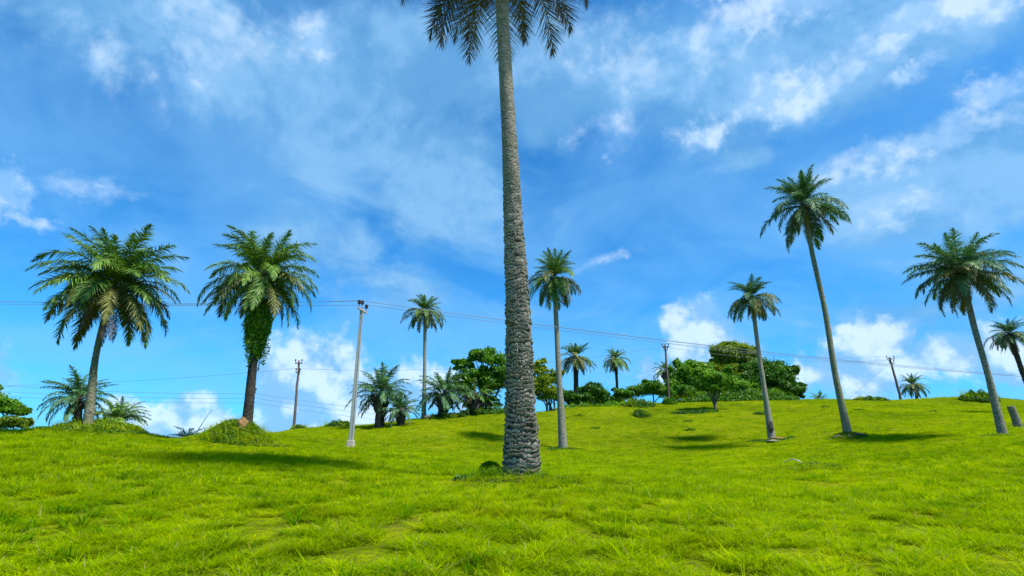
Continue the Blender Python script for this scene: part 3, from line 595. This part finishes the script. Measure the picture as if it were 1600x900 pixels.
def tree(label, base_px, D, lobes, leaf, lmat, seed, wood_r=.16, n_per=2600, sub=16, spread=.27, cat='tree', name='broadleaf_tree', stems=1, fill=.12, up=.6, group=None, fork=.35):
    """lobes: (px, py, rx_px, ry_px, weight, depth offset)"""
    rg = np.random.default_rng(seed); b = base(base_px, D); P_ = []; wood = []; root = empty(name, b, label, cat, group)
    k = 0; k2 = M_(1, P(base_px, 600, D)); forks = []
    for st in range(stems):
        off = np.array([(st - (stems - 1) / 2) * wood_r * 2.4, rg.normal(0, wood_r), -.2]); forks.append(off)
    for l in lobes + [(l_[0] + rg.choice([-1, 1]) * l_[2] * rg.uniform(.5, 1.05), l_[1] + l_[3] * rg.uniform(-.95, .55), l_[2] * rg.uniform(.22, .42), l_[3] * rg.uniform(.22, .42), l_[4] * .16) for l_ in lobes for _ in range(4)]:
        px, py, rx, ry, wt = l[:5]; dy = l[5] if len(l) > 5 else 0
        c = np.array(P(px, py, D + dy)) - np.array(b); r = np.array([rx * k2, (rx * .5 + ry * .5) * k2, ry * k2]); pos, cc = clump_cloud(c, r, int(n_per * wt * 5.0), rg, int(sub * 1.7), spread * .92, fill=max(fill, .08)); P_.append(pos)
        if wt < .17 * 1.3 and rx < 7.5 or k >= len(lobes): continue
        f0 = forks[k % stems]; k += 1; mid = f0 + (c - f0) * fork + np.array([0, 0, max(0, c[2]) * .12])
        p, _ = spline([f0, mid * np.array([.6, .6, .8]) + f0 * .2, mid, c], 10); wood.append(tube(p, np.linspace(wood_r * (1 if k <= stems else .55), wood_r * .35, 10), 7))
        for q in cc[rg.choice(len(cc), min(len(cc), 9), replace=False)]:
            s0 = p[rg.integers(4, 10)]; m_ = (s0 + q) / 2 + rg.normal(0, .12, 3) * r; pp, _ = spline([s0, m_, q], 7); wood.append(tube(pp, np.linspace(wood_r * .38, wood_r * .08, 7), 5))
    V, fs, mi = join_np(wood); link('trunk', mesh_np('trunk', V, fs, True), M_wood, root)
    pos = np.concatenate(P_); gz = H(pos[:, 0] + b.x, pos[:, 1] + b.y) - b.z; pos[:, 2] = np.maximum(pos[:, 2], gz + .05)
    V, fs = leaves_np(pos, leaf * .52, rg, up * .45); link('crown', mesh_np('crown', V, fs), lmat, root); return root
T_ = tree
# open tree behind the thick trunk, left part
T_('open crowned many stemmed tree on the ridge left of the thick near trunk', 762, 53, [(722, 572, 15, 14, .5), (752, 556, 22, 14, .7), (775, 566, 24, 24, 1.), (738, 590, 24, 18, .8), (768, 600, 26, 24, 1.), (722, 606, 16, 16, .5), (790, 586, 22, 30, .8), (756, 628, 22, 12, .4)],
   .24, M_broad, 101, .13, 900, 14, .26, stems=4, fill=.05)
T_('yellowing open tree on the ridge seen right of the thick near trunk', 862, 54, [(838, 578, 18, 16, .8), (852, 596, 18, 18, .9), (842, 612, 22, 14, .8), (862, 618, 18, 12, .6), (828, 600, 18, 20, .8), (870, 590, 12, 14, .5, 2)], .23, M_broady, 102, .12, 760, 12, .28, stems=4, fill=.04)
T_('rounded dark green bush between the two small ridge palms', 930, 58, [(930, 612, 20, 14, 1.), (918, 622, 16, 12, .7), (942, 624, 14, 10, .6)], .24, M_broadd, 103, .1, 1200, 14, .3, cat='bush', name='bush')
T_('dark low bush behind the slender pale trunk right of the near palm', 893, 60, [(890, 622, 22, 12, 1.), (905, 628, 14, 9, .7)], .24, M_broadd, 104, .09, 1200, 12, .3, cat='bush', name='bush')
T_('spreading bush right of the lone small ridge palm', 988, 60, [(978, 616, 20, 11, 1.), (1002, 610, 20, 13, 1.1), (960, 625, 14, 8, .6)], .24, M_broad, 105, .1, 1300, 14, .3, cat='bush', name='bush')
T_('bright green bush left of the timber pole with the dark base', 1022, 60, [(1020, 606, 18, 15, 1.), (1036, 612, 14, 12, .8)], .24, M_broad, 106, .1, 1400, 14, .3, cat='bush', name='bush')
# the grove
T_('large leafy tree forming the left shoulder of the grove', 1085, 66, [(1072, 590, 24, 24, 1.), (1095, 580, 22, 18, 1.), (1060, 606, 20, 16, .8), (1082, 612, 28, 12, .9)], .26, M_broad, 107, .18, 3000, 20, .3, fill=.25)
T_('tallest tree of the grove with a domed sunlit yellow green top', 1150, 68, [(1145, 556, 32, 22, 1.3), (1120, 550, 13, 13, .5), (1165, 560, 20, 17, .8), (1134, 578, 26, 18, .9), (1150, 596, 34, 20, 1.), (1172, 584, 22, 18, .8)], .27, M_broady, 108, .22, 2900, 22, .28, fill=.25)
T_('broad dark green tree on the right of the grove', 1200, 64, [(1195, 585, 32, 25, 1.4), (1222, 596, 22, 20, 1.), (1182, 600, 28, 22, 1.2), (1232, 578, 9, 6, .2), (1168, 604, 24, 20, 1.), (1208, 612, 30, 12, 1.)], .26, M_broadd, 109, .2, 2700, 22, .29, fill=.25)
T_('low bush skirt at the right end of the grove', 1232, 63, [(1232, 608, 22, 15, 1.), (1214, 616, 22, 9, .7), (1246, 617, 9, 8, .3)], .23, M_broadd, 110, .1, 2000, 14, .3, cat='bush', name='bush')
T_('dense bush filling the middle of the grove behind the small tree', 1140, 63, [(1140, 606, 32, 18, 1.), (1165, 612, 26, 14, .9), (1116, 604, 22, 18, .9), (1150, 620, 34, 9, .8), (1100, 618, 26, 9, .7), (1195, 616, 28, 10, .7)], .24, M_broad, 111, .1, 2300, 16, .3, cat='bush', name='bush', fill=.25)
T_('small round headed tree with a short pale trunk in front of the grove', 1117, 52, [(1114, 592, 26, 17, 1.2), (1098, 598, 14, 11, .5), (1130, 598, 16, 13, .6), (1116, 606, 22, 11, .7)], .21, M_broad, 112, .13, 2300, 18, .26, fork=.5)
T_('leafy bush at the left end of the grove beside the timber pole', 1068, 62, [(1070, 614, 20, 12, 1.), (1056, 618, 12, 9, .5)], .22, M_broad, 113, .08, 1800, 14, .3, cat='bush', name='bush')
# left edge
T_('spreading broadleaf tree cut by the left edge', -12, 33, [(-6, 632, 32, 12, 1.), (18, 640, 22, 8, .8), (-30, 620, 26, 14, .8), (34, 645, 12, 6, .3)], .15, M_broad, 114, .10, 1700, 16, .36)
T_('low bush under the left edge tree', 22, 31, [(20, 660, 20, 11, 1.), (38, 663, 10, 8, .5), (2, 662, 16, 10, .6)], .12, M_broady, 115, .06, 1500, 14, .38, cat='bush', name='bush')
T_('dark low scrub on the skyline left of the palm mound', 66, 29, [(62, 671, 16, 4, 1.), (80, 671, 10, 3, .5)], .11, M_broadd, 116, .04, 700, 9, .32, cat='bush', name='bush')
# ridge scrub
SCRUB = []
for lab, px, D, lob, n_, mt, ls in (
    ('flat patch of scrub on the skyline left of the grey pole', 530, 50, [(522, 664, 14, 3, 1.), (538, 664, 12, 3.5, 1.)], 500, M_weedd, .16),
    ('low green scrub at the foot of the slim pale trunk palm', 690, 50, [(700, 647, 26, 3.5, 1.), (672, 650, 10, 3, .4)], 700, M_weed, .17),
    ('dark scrub on the ridge under the open crowned tree', 742, 52, [(742, 642, 30, 4, 1.)], 700, M_weedd, .17),
    ('dark weeds on the skyline between the palms right of the grove', 1370, 60, [(1370, 623, 18, 2.5, 1.), (1345, 624, 10, 2, .4)], 600, M_weedd, .18),
    ('rounded green thicket on the right skyline left of the leaning edge palm', 1536, 56, [(1538, 627, 20, 6, 1.), (1512, 628, 8, 4, .4)], 1300, M_weed, .2),
    ('dark green shrub alone on the open hill below the dark based pole', 1001, 50, [(1000, 638, 10, 3.5, 1.), (1008, 641, 8, 3, .5)], 420, M_weedd, .17),
    ('bright shrubs on the ridge left of the dark based pole', 985, 56, [(990, 628, 18, 5, 1.), (1012, 624, 12, 5, .6)], 800, M_weed, .18),
    ('small weed clump at the foot of the timber pole left of the grey pole', 462, 49, [(466, 666, 9, 3, 1.)], 200, M_weedd, .15)):
    SCRUB.append((lab, px, D, lob, n_, mt, ls))

def weed(label, px, D, rx, ry, h, n, leafs, mt, seed, blades=120, bm=None, cat='weeds', name='weed_patch', dy=0):
    """mound of leafy weeds and grass: leaves near the ground plus blades, one thing"""
    n = int(n * 2); rg = np.random.default_rng(seed); b = base(px, D); a = rg.uniform(0, 6.28, n); q = np.sqrt(rg.uniform(0, 1, n)); x = q * rx * np.cos(a); y = q * ry * np.sin(a)
    hh = h * (1 - q ** 2 * .8) * (.4 + .9 * vn(x * 2.5 + 50, y * 2.5 + 50, 0, seed)); z = H(x + b.x, y + b.y) - b.z + rg.uniform(.1, 1, n) * hh
    L1 = leaves_np(np.stack([x, y, z], -1), leafs * .68, rg, .5, 2.2); parts = [(L1[0], L1[1], 0)]
    for _ in range(blades):
        a_ = rg.uniform(0, 6.28); q_ = math.sqrt(rg.uniform(0, 1)); xx, yy = q_ * rx * math.cos(a_), q_ * ry * math.sin(a_)
        V, fs = tuft(9, .1, h * 1.1 + .06, .012 * max(1, D / 18), .7, int(rg.integers(1e6))); parts.append((V + np.array([xx, yy, Hs(xx + b.x, yy + b.y) - b.z]), fs, 1))
    V, fs, mi = join_np(parts); me = mesh_np(name, V, fs, False, mi); me.materials.append(mt); me.materials.append(bm or M_grass); o = link(name, me, None, None, b); return tag(o, label, cat)
weed('leafy weeds heaped round the foot of the big left palm', 158, 24.6, 2.0, 1.4, .34, 2600, .10, M_weed, 201, 160)
weed('thick weeds covering the earth mound under the dark trunk palm', 376, 23.6, 1.55, 1.2, .30, 3400, .085, M_weed, 202, 260)
weed('weeds trailing to the right of the dark trunk palm mound', 416, 23.2, .8, .6, .22, 700, .08, M_weedd, 203, 60)
weed('dry tangled grass round the foot of the thick near trunk', 806, 12.05, 1.35, .66, .09, 900, .05, M_old, 204, 330, None)
weed('dark weeds in a heap of cut stalks at the foot of the tallest slim palm', 1324, 29.6, 1.05, .8, .16, 1100, .085, M_weedd, 205, 60, M_sedge)
weed('dark green weed patch in the hollow by the bleached stick', 1268, 19.3, 1.7, .9, .13, 700, .06, M_weedd, 206, 130, M_sedge)
weed('ring of grass round the foot of the slender pale trunk palm', 882, 35.5, 1.2, .8, .10, 420, .09, M_weedd, 207, 60, M_sedge)
weed('dark grass round the palm foot with the hollow', 1204, 35.2, 1.5, .9, .12, 520, .09, M_weedd, 208, 70, M_sedge)
weed('grass at the foot of the leaning right edge palm', 1566, 25.6, 1.1, .7, .12, 420, .07, M_weed, 209, 60)
weed('low dark weeds in the open slope far right of the tallest palm', 1498, 26, .35, .2, .08, 120, .06, M_weedd, 210, 6, M_sedge)
weed('broad leaved blue green weed left of the near palm foot', 733, 12.0, .32, .2, .18, 150, .075, M_frondg, 211, 4, M_sedge, 'plant', 'leafy_plant')
weed('leafy weeds and dry stalks heaped left of the near palm foot', 772, 12.15, .62, .34, .26, 520, .05, M_weed, 215, 60, M_sedge)
weed('tall green weeds on the right side of the near palm foot', 866, 11.9, .50, .30, .24, 260, .04, M_weedd, 212, 26, M_sedge)
weed('small weed tuft on the hill right of the grove small tree', 1188, 48, .6, .5, .3, 130, .15, M_weedd, 213, 4, M_sedge)
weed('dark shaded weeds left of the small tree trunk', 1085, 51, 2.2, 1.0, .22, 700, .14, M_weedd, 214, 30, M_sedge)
for lab, px, D, lob, n_, mt, ls in SCRUB:
    x0 = min(l[0] - l[2] for l in lob); x1 = max(l[0] + l[2] for l in lob); u = D / F * 1.0
    weed(lab, (x0 + x1) / 2, D, (x1 - x0) / 2 * u, 1.3, max(l[3] for l in lob) * 2.6 * u, int(n_ * 1.6), ls * .8, mt, int(px), 24, None, 'shrub', 'shrub')
for lab, px, D in (('small dark weed tuft on the hill above the slender palm foot', 930, 44), ('small dark weed tuft high on the hill left of the shrub', 905, 50), ('small weed tuft mid hill below the timber pole', 1078, 42), ('small weed tuft on the slope right of the grove', 1342, 46), ('small weed tuft on the slope below the tiny ridge palm', 1290, 50), ('thin weed sapling on the hill left of the leaning palm foot', 1075, 46), ('dark weed tuft on the right hill below the skyline palm', 1460, 44)):
    weed(lab, px, D, .40, .40, .16, 70, .10, M_weed, px, 8, M_sedge)

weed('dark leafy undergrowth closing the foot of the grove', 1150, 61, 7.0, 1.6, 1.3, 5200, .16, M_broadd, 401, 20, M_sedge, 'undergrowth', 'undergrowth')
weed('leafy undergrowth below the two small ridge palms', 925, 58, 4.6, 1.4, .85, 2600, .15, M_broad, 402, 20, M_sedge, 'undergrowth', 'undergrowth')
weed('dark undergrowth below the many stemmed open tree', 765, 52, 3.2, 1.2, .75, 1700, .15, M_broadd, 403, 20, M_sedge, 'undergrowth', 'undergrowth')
# hanging vine on the second palm
rg = np.random.default_rng(71); b = P(403, 520, 24.2); pos = []
for k in range(11000):
    t = rg.uniform(0, 1) ** .8; row = 468 + t * 90; c = P(408 - 8 * t, row, 24.2); wr = M_(np.interp(t, [0, .25, .6, .85, 1], [18, 22, 17, 10, 5]), c); a = rg.uniform(0, 6.28); q = rg.uniform(.45, 1.0) * wr * (.8 + .4 * vn(a * 2, t * 9, 0, 4))
    pos.append((c.x + math.cos(a) * q, c.y + math.sin(a) * q, c.z + rg.normal(0, .05)))
V1 = leaves_np(np.array(pos) - np.array(b), .058, rg, .1, 2.2); parts = [(V1[0], V1[1], 0)]
for k in range(38):
    a = rg.uniform(0, 6.28); c = P(402, rg.uniform(510, 550), 24.2); p0 = np.array(c) + np.array([math.cos(a), math.sin(a), 0]) * .5 - np.array(b); l = rg.uniform(.3, .9)
    q = np.linspace(0, 1, 6)[:, None]; pp = p0 + np.array([0, 0, -l]) * q + np.array([math.cos(a), math.sin(a), 0]) * -.15 * q; parts.append((*tube(pp, .008, 4), 1)); L1 = leaves_np(np.repeat(pp, 5, 0) + rg.normal(0, .05, (30, 3)), .06, rg, .1, 2.); parts.append((L1[0], L1[1], 0))
V, fs, mi = join_np(parts); me = mesh_np('climbing_vine', V, fs, False, mi); me.materials.append(M_broad); me.materials.append(M_wood)
tag(link('climbing_vine', me, None, None, b), 'dense green vine wrapped round the dark palm trunk under its crown', 'vine')

def rock(name, label, cat, px, D, r, mat, seed, sink=.3, off=(0, 0), rg_=.8):
    n, k = 40, 24; th = np.linspace(0, 2 * np.pi, n, endpoint=False); ph = np.linspace(-np.pi / 2, np.pi / 2, k); A, B = np.meshgrid(th, ph)
    d = np.stack([np.cos(A) * np.cos(B), np.sin(A) * np.cos(B), np.sin(B)], -1); s = 1 + rg_ * fbm(d[..., 0] * 2 + 5, d[..., 1] * 2 + 5, d[..., 2] * 2 + 5, seed, 4)
    V = (d * s[..., None] * np.array(r)).reshape(-1, 3); i = np.arange(k - 1)[:, None] * n; j = np.arange(n)[None]; j2 = (j + 1) % n
    b = base(px, D) + Vector((off[0], off[1], r[2] * (1 - 2 * sink))); o = link(name, mesh_np(name, V, [np.stack([i + j, i + j2, i + n + j2, i + n + j], -1).reshape(-1, 4)], True), mat, None, b); return tag(o, label, cat)
stn = rock('mossy_stone', 'round mossy stone half sunk beside the thick near trunk', 'stone', 766, 13.2, (.28, .26, .27), M_moss, 5, .24, rg_=.3)
rg = np.random.default_rng(8); d = unit(rg.normal(0, 1, (1500, 3))); d[:, 2] = np.abs(d[:, 2]); p = d * np.array([.28, .26, .27]) * rg.uniform(.99, 1.07, (1500, 1)); V1 = leaves_np(p, .026, rg, .6, 2.6); parts = [(V1[0], V1[1])]
for k in range(70):
    V, fs = tuft(7, .03, .10, .007, .9, 900 + k); q = d[k] * np.array([.27, .25, .26]); parts.append((V + q, fs))
V, fs, mi = join_np(parts); link('moss', mesh_np('moss', V, fs), M_sedge, stn)
weed('thin moss and grass growing over the round stone', 766, 12.95, .36, .27, .22, 700, .04, M_weed, 219, 60, M_grass)
rock('earth_mound', 'patch of bare orange earth at the foot of the dark trunk palm', 'earth', 378, 23.7, (.20, .30, .36), M_soil, 8, .38)
rock('earth_mound', 'low strip of bare reddish earth by the palm foot with the hollow', 'earth', 1217, 35.3, (.7, .5, .10), M_soil, 9, .35)
rock('stone', 'pale stone at the foot of the slim pale trunk palm', 'stone', 668, 49.4, (.35, .3, .22), M_stone, 10, .2)
rock('stone', 'flat pale stone just in front of the palm foot with the hollow', 'stone', 1208, 34.2, (.4, .3, .08), M_stone, 11, .1)
# dark hollow in the leaning palm foot
for k in range(1):
    b = base(1208, 35.75); rock('trunk_knot', 'dark decayed knot on the foot of the leaning palm in front of the grove', 'knot', 1207, 35.78, (.17, .10, .38), M_bark_dark, 12, -.6)
# rubble in the dark weed heap
for k, (dx, lab) in enumerate(((-14, 'left chunk of cut palm stalk in the dark weed heap'), (3, 'middle chunk of cut palm stalk in the dark weed heap'), (17, 'right chunk of cut palm stalk in the dark weed heap'))):
    bb = base(1325 + dx, 29.1 - .2 * (k % 2)); p = np.array([[-.28, 0, .12], [0, .03, .20], [.28, -.05, .13]]); V, fs = tube(p, [.03, .036, .028], 7); o = link('cut_stalk', mesh_np('cut_stalk', V, fs, True), M_stemd, None, bb); o.rotation_euler = (0, 0, k * 1.1); tag(o, lab, 'stalk', 'cut stalks at the tallest palm foot')

# stump at the right edge
b = base(1591, 31); me = trunk_mesh('palm_stump', [(0, 0, -.2), (-.02, 0, .3), (-.13, 0, 1.12)], [.23, .20, .17], .02, 36, .1, .02, 5)
tag(link('palm_stump', me, M_bark_pale, None, b), 'cut grey palm stump at the right edge', 'stump')
# young palm cut back, bleached stalks (left skyline)
b = base(294, 26); root = empty('young_palm', b, 'low young palm with bleached bare stalks on the left skyline', 'young palm'); rg = random.Random(3); parts = []
for k in range(9):
    a = rg.uniform(-.9, .9); l = rg.uniform(.35, .62); q = np.linspace(0, 1, 5)[:, None]; parts.append(tube(np.array([0, -.05, 0]) + np.array([math.sin(a) * l, rg.uniform(-.2, .1), math.cos(a) * l]) * q, np.linspace(.035, .015, 5), 5))
V, fs, mi = join_np(parts); link('bare_stalk', mesh_np('bare_stalk', V, fs, True), M_stick, root)
for k in range(15):
    az = k * 2.4 + rg.uniform(-.3, .3); o = link('frond', frond_data('far', rg.choice([60, 40, 22]), 60, 'green', rg.randrange(2)), None, root); s = rg.uniform(.22, .33); o.scale = (s, s, s); o.rotation_euler = (0, 0, az)
p0 = base(299, 25.8); p1 = P(330, 641, 25.8); V, fs = tube([(0, 0, 0), tuple((p1 - p0) * .5 + Vector((0, 0, .03))), tuple(p1 - p0)], [.022, .018, .008], 6)
tag(link('dry_stick', mesh_np('dry_stick', V, fs, True), M_stick, None, p0), 'long bare stick poking up right of the young palm on the left skyline', 'stick')
# bleached fallen stick on the right slope
b = base(1254, 20.5); pts_ = [base(1226, 22.5) + Vector((0, 0, .10)), base(1240, 21.5) + Vector((0, 0, .24)), base(1247, 21.0) + Vector((0, 0, .20)), base(1256, 20.4) + Vector((0, 0, .05))]
p, _ = spline([tuple(q - b) for q in pts_], 14); V, fs = tube(p, np.linspace(.014, .022, 14), 6); tag(link('fallen_stick', mesh_np('fallen_stick', V, fs, True), M_stick, None, b), 'bleached crooked stick lying in the grass right of centre', 'stick')

# ------------------------------------------------------------ poles and wires
def insul(c, r, h, parent, name='insulator'):
    z = np.array([0, .10, .16, .3, .36, .5, .56, .74, .86, 1.0]) * h; rr = np.array([.5, .6, 1., .95, .68, .68, .95, .9, .55, .3]) * r
    V, fs = tube(np.stack([0 * z, 0 * z, z], -1), rr, 12); return link(name, mesh_np(name, V, fs, False), M_ins, parent, c)
Dp = 30.; b = base(547.5, Dp); top = P(565.5, 481, Dp); h = top.z - b.z; lean = (top.x - b.x)
root = empty('power_pole', b, 'pale grey concrete power pole with three dark insulators and a square plinth', 'power pole')
w0, w1 = M_(7.4, b), M_(4.0, top); parts = []
V = []; 
for z, w_ in ((-.1, w0), (h * .5, (w0 + w1) / 2), (h, w1)):
    for sx, sy in ((-1, -1), (1, -1), (1, 1), (-1, 1)):
        for c_ in ((.78, 1), (1, .78)) if sx * sy > 0 else ((1, .78), (.78, 1)): V.append((lean * z / h + sx * c_[0] * w_ / 2, sy * c_[1] * w_ / 2, z))
V = np.array(V); f = []
for k in range(2):
    for j in range(8): f.append([k * 8 + j, k * 8 + (j + 1) % 8, k * 8 + 8 + (j + 1) % 8, k * 8 + 8 + j])
me = bpy.data.meshes.new('shaft'); me.from_pydata([tuple(v) for v in V], [], f + [list(range(16, 24))]); me.update(); link('shaft', me, M_conc, root)
V, fs = box(0, 0, .12, M_(10.5, b), M_(10.5, b), .5); me = mesh_np('plinth', V, fs); o = link('plinth', me, M_plinth, root); bv = o.modifiers.new('b', 'BEVEL'); bv.width = .02; bv.segments = 2
adir = Vector((.30, 1.15, 0)).normalized(); al = 1.15; rot = Matrix.Rotation(math.atan2(adir.y, adir.x), 4, 'Z')
# crossarm runs mostly away from the camera, along the short side of the line
a0 = P(559, 490, Dp - .55) - b; a1 = P(573.5, 480.5, Dp + .55) - b; a0.z = a1.z = (a0.z + a1.z) / 2
ang = math.atan2((a1 - a0).y, (a1 - a0).x); mid = (a0 + a1) / 2
V, fs = box(0, 0, 0, (a1 - a0).length, .10, .12, Matrix.Rotation(ang, 4, 'Z')); ca = link('crossarm', mesh_np('crossarm', V, fs), M_steel, root, mid)
tp = Vector((lean, 0, h)); INS = []
for q, hh in ((a0 * .93 + a1 * .07, .26), (tp + Vector((0, 0, -.02)), .24), (a0 * .07 + a1 * .93, .26)):
    V, fs = tube([(0, 0, 0), (0, 0, hh)], .02, 6); pn = link('pin', mesh_np('pin', V, fs, True), M_steel, root, q); insul(Vector((0, 0, hh - .02)), .115, .26, pn); INS.append(q + b + Vector((0, 0, hh + .2)))
def wpole(label, bpx, D, topx, topy, wb, arm=.9, arm2=None, seed=0, basebush=False):
    b = base(bpx, D); top = P(topx, topy, D); d = top - b; root = empty('power_pole', b, label, 'power pole')
    rg = np.random.default_rng(seed); q = np.linspace(-.04, 1, 14)[:, None]; p = np.array(d) * q + rg.normal(0, .012, (14, 3)); V, fs = tube(p, np.linspace(M_(wb, b) / 2, M_(wb * .62, top) / 2, 14), 9)
    link('shaft', mesh_np('shaft', V, fs, True), M_polew, root)
    up = d.normalized(); pts = []
    for k, (fr, al) in enumerate(((.955, arm), (.80 if arm2 is None else arm2, arm * .6))):
        c = d * fr; V, fs = box(0, -.11, 0, al, .08, .10); link('crossarm', mesh_np('crossarm', V, fs), M_polew, root, c)
        for s in (-1, 1):
            q_ = c + Vector((s * al * .45, -.11, .05)); V, fs = tube([(0, 0, 0), (0, 0, .16)], .02, 5); pn = link('pin', mesh_np('pin', V, fs, True), M_steel, root, q_); insul(Vector((0, 0, .13)), .075, .2, pn); pts.append(b + q_ + Vector((0, 0, .3)))
    return b, top, pts
b1, t1, w1p = wpole('dark timber power pole on the skyline left of the grey concrete pole', 459, 50, 467.5, 563, 4.6, .65, .82, 1)
b2, t2, w2p = wpole('timber power pole with a dark bushy foot left of the grove', 1046, 58, 1039, 538, 4.2, .75, .90, 2)
b3, t3, w3p = wpole('leaning timber power pole on the right skyline', 1409, 64, 1390, 558, 4.2, .95, .86, 3)
b0, t0p, w0p = wpole('power pole mostly hidden behind the dark palm trunk', 390, 44, 394, 610, 4.0, .7, .75, 4)
weed('dark heap of creeper at the foot of the pole left of the grove', 1047, 57.6, .75, .6, 1.1, 900, .16, M_broadd, 301, 4, M_sedge)
def wire(label, pts, sag, r=.011):
    """pts: supports in the world; hangs a sagging span between each pair"""
    path = []
    for k in range(len(pts) - 1):
        a, c = Vector(pts[k]), Vector(pts[k + 1]); n = 28
        for q in range(n + (k == len(pts) - 2)):
            t = q / n; p = a.lerp(c, t); p.z -= sag[k] * 4 * t * (1 - t); path.append(p)
    o_ = path[0].copy(); V, fs = tube([tuple(p - o_) for p in path], r, 5); return tag(link('power_line', mesh_np('power_line', V, fs, True), M_wire, None, o_), label, 'power line', 'overhead power lines')
names = ('lowest of the three wires crossing the sky over the grey pole', 'middle of the three wires crossing the sky over the grey pole', 'top one of the three wires crossing the sky over the grey pole')
for k, (ly, ry, zd) in enumerate(((455, 592, 0), (448, 587, .3), (443, 585, .6))):
    wire(names[k], [P(-420, ly, 33 + k), INS[k], P(2250, ry, 74 + k)], (.55, 2.6 + .1 * k), .0125)
lv = (('lower left low wire joining the three timber poles', 2, 600), ('upper low wire joining the three timber poles', 1, 596))
wire('low wire running from the left edge through the three timber poles', [P(-260, 600, 60), w1p[2], w2p[2], w3p[2]], (.8, 1.0, .7), .013)
wire('thin top wire between the dark based pole and the leaning skyline pole', [w2p[1], w3p[0]], (.7,), .011)
for k, (l0, r0, lab) in enumerate(((592, 648, 'topmost of the three low wires at lower left passing behind the dark palm trunk'), (602, 655, 'middle of the three low wires at lower left passing behind the dark palm trunk'), (609, 664, 'lowest of the three low wires at lower left passing behind the dark palm trunk'))):
    wire(lab, [P(-260, l0 - 14, 40), P(398, 615 + 7 * k, 44), P(700, r0, 75)], (.5, .3), .0125)
wire('slanting stay wire left of the leaning skyline pole', [w3p[2] + Vector((0, 0, -.3)), base(1318, 66)], (.05,), .010)
print('objects', len(bpy.data.objects), 'grass points', len(pts))
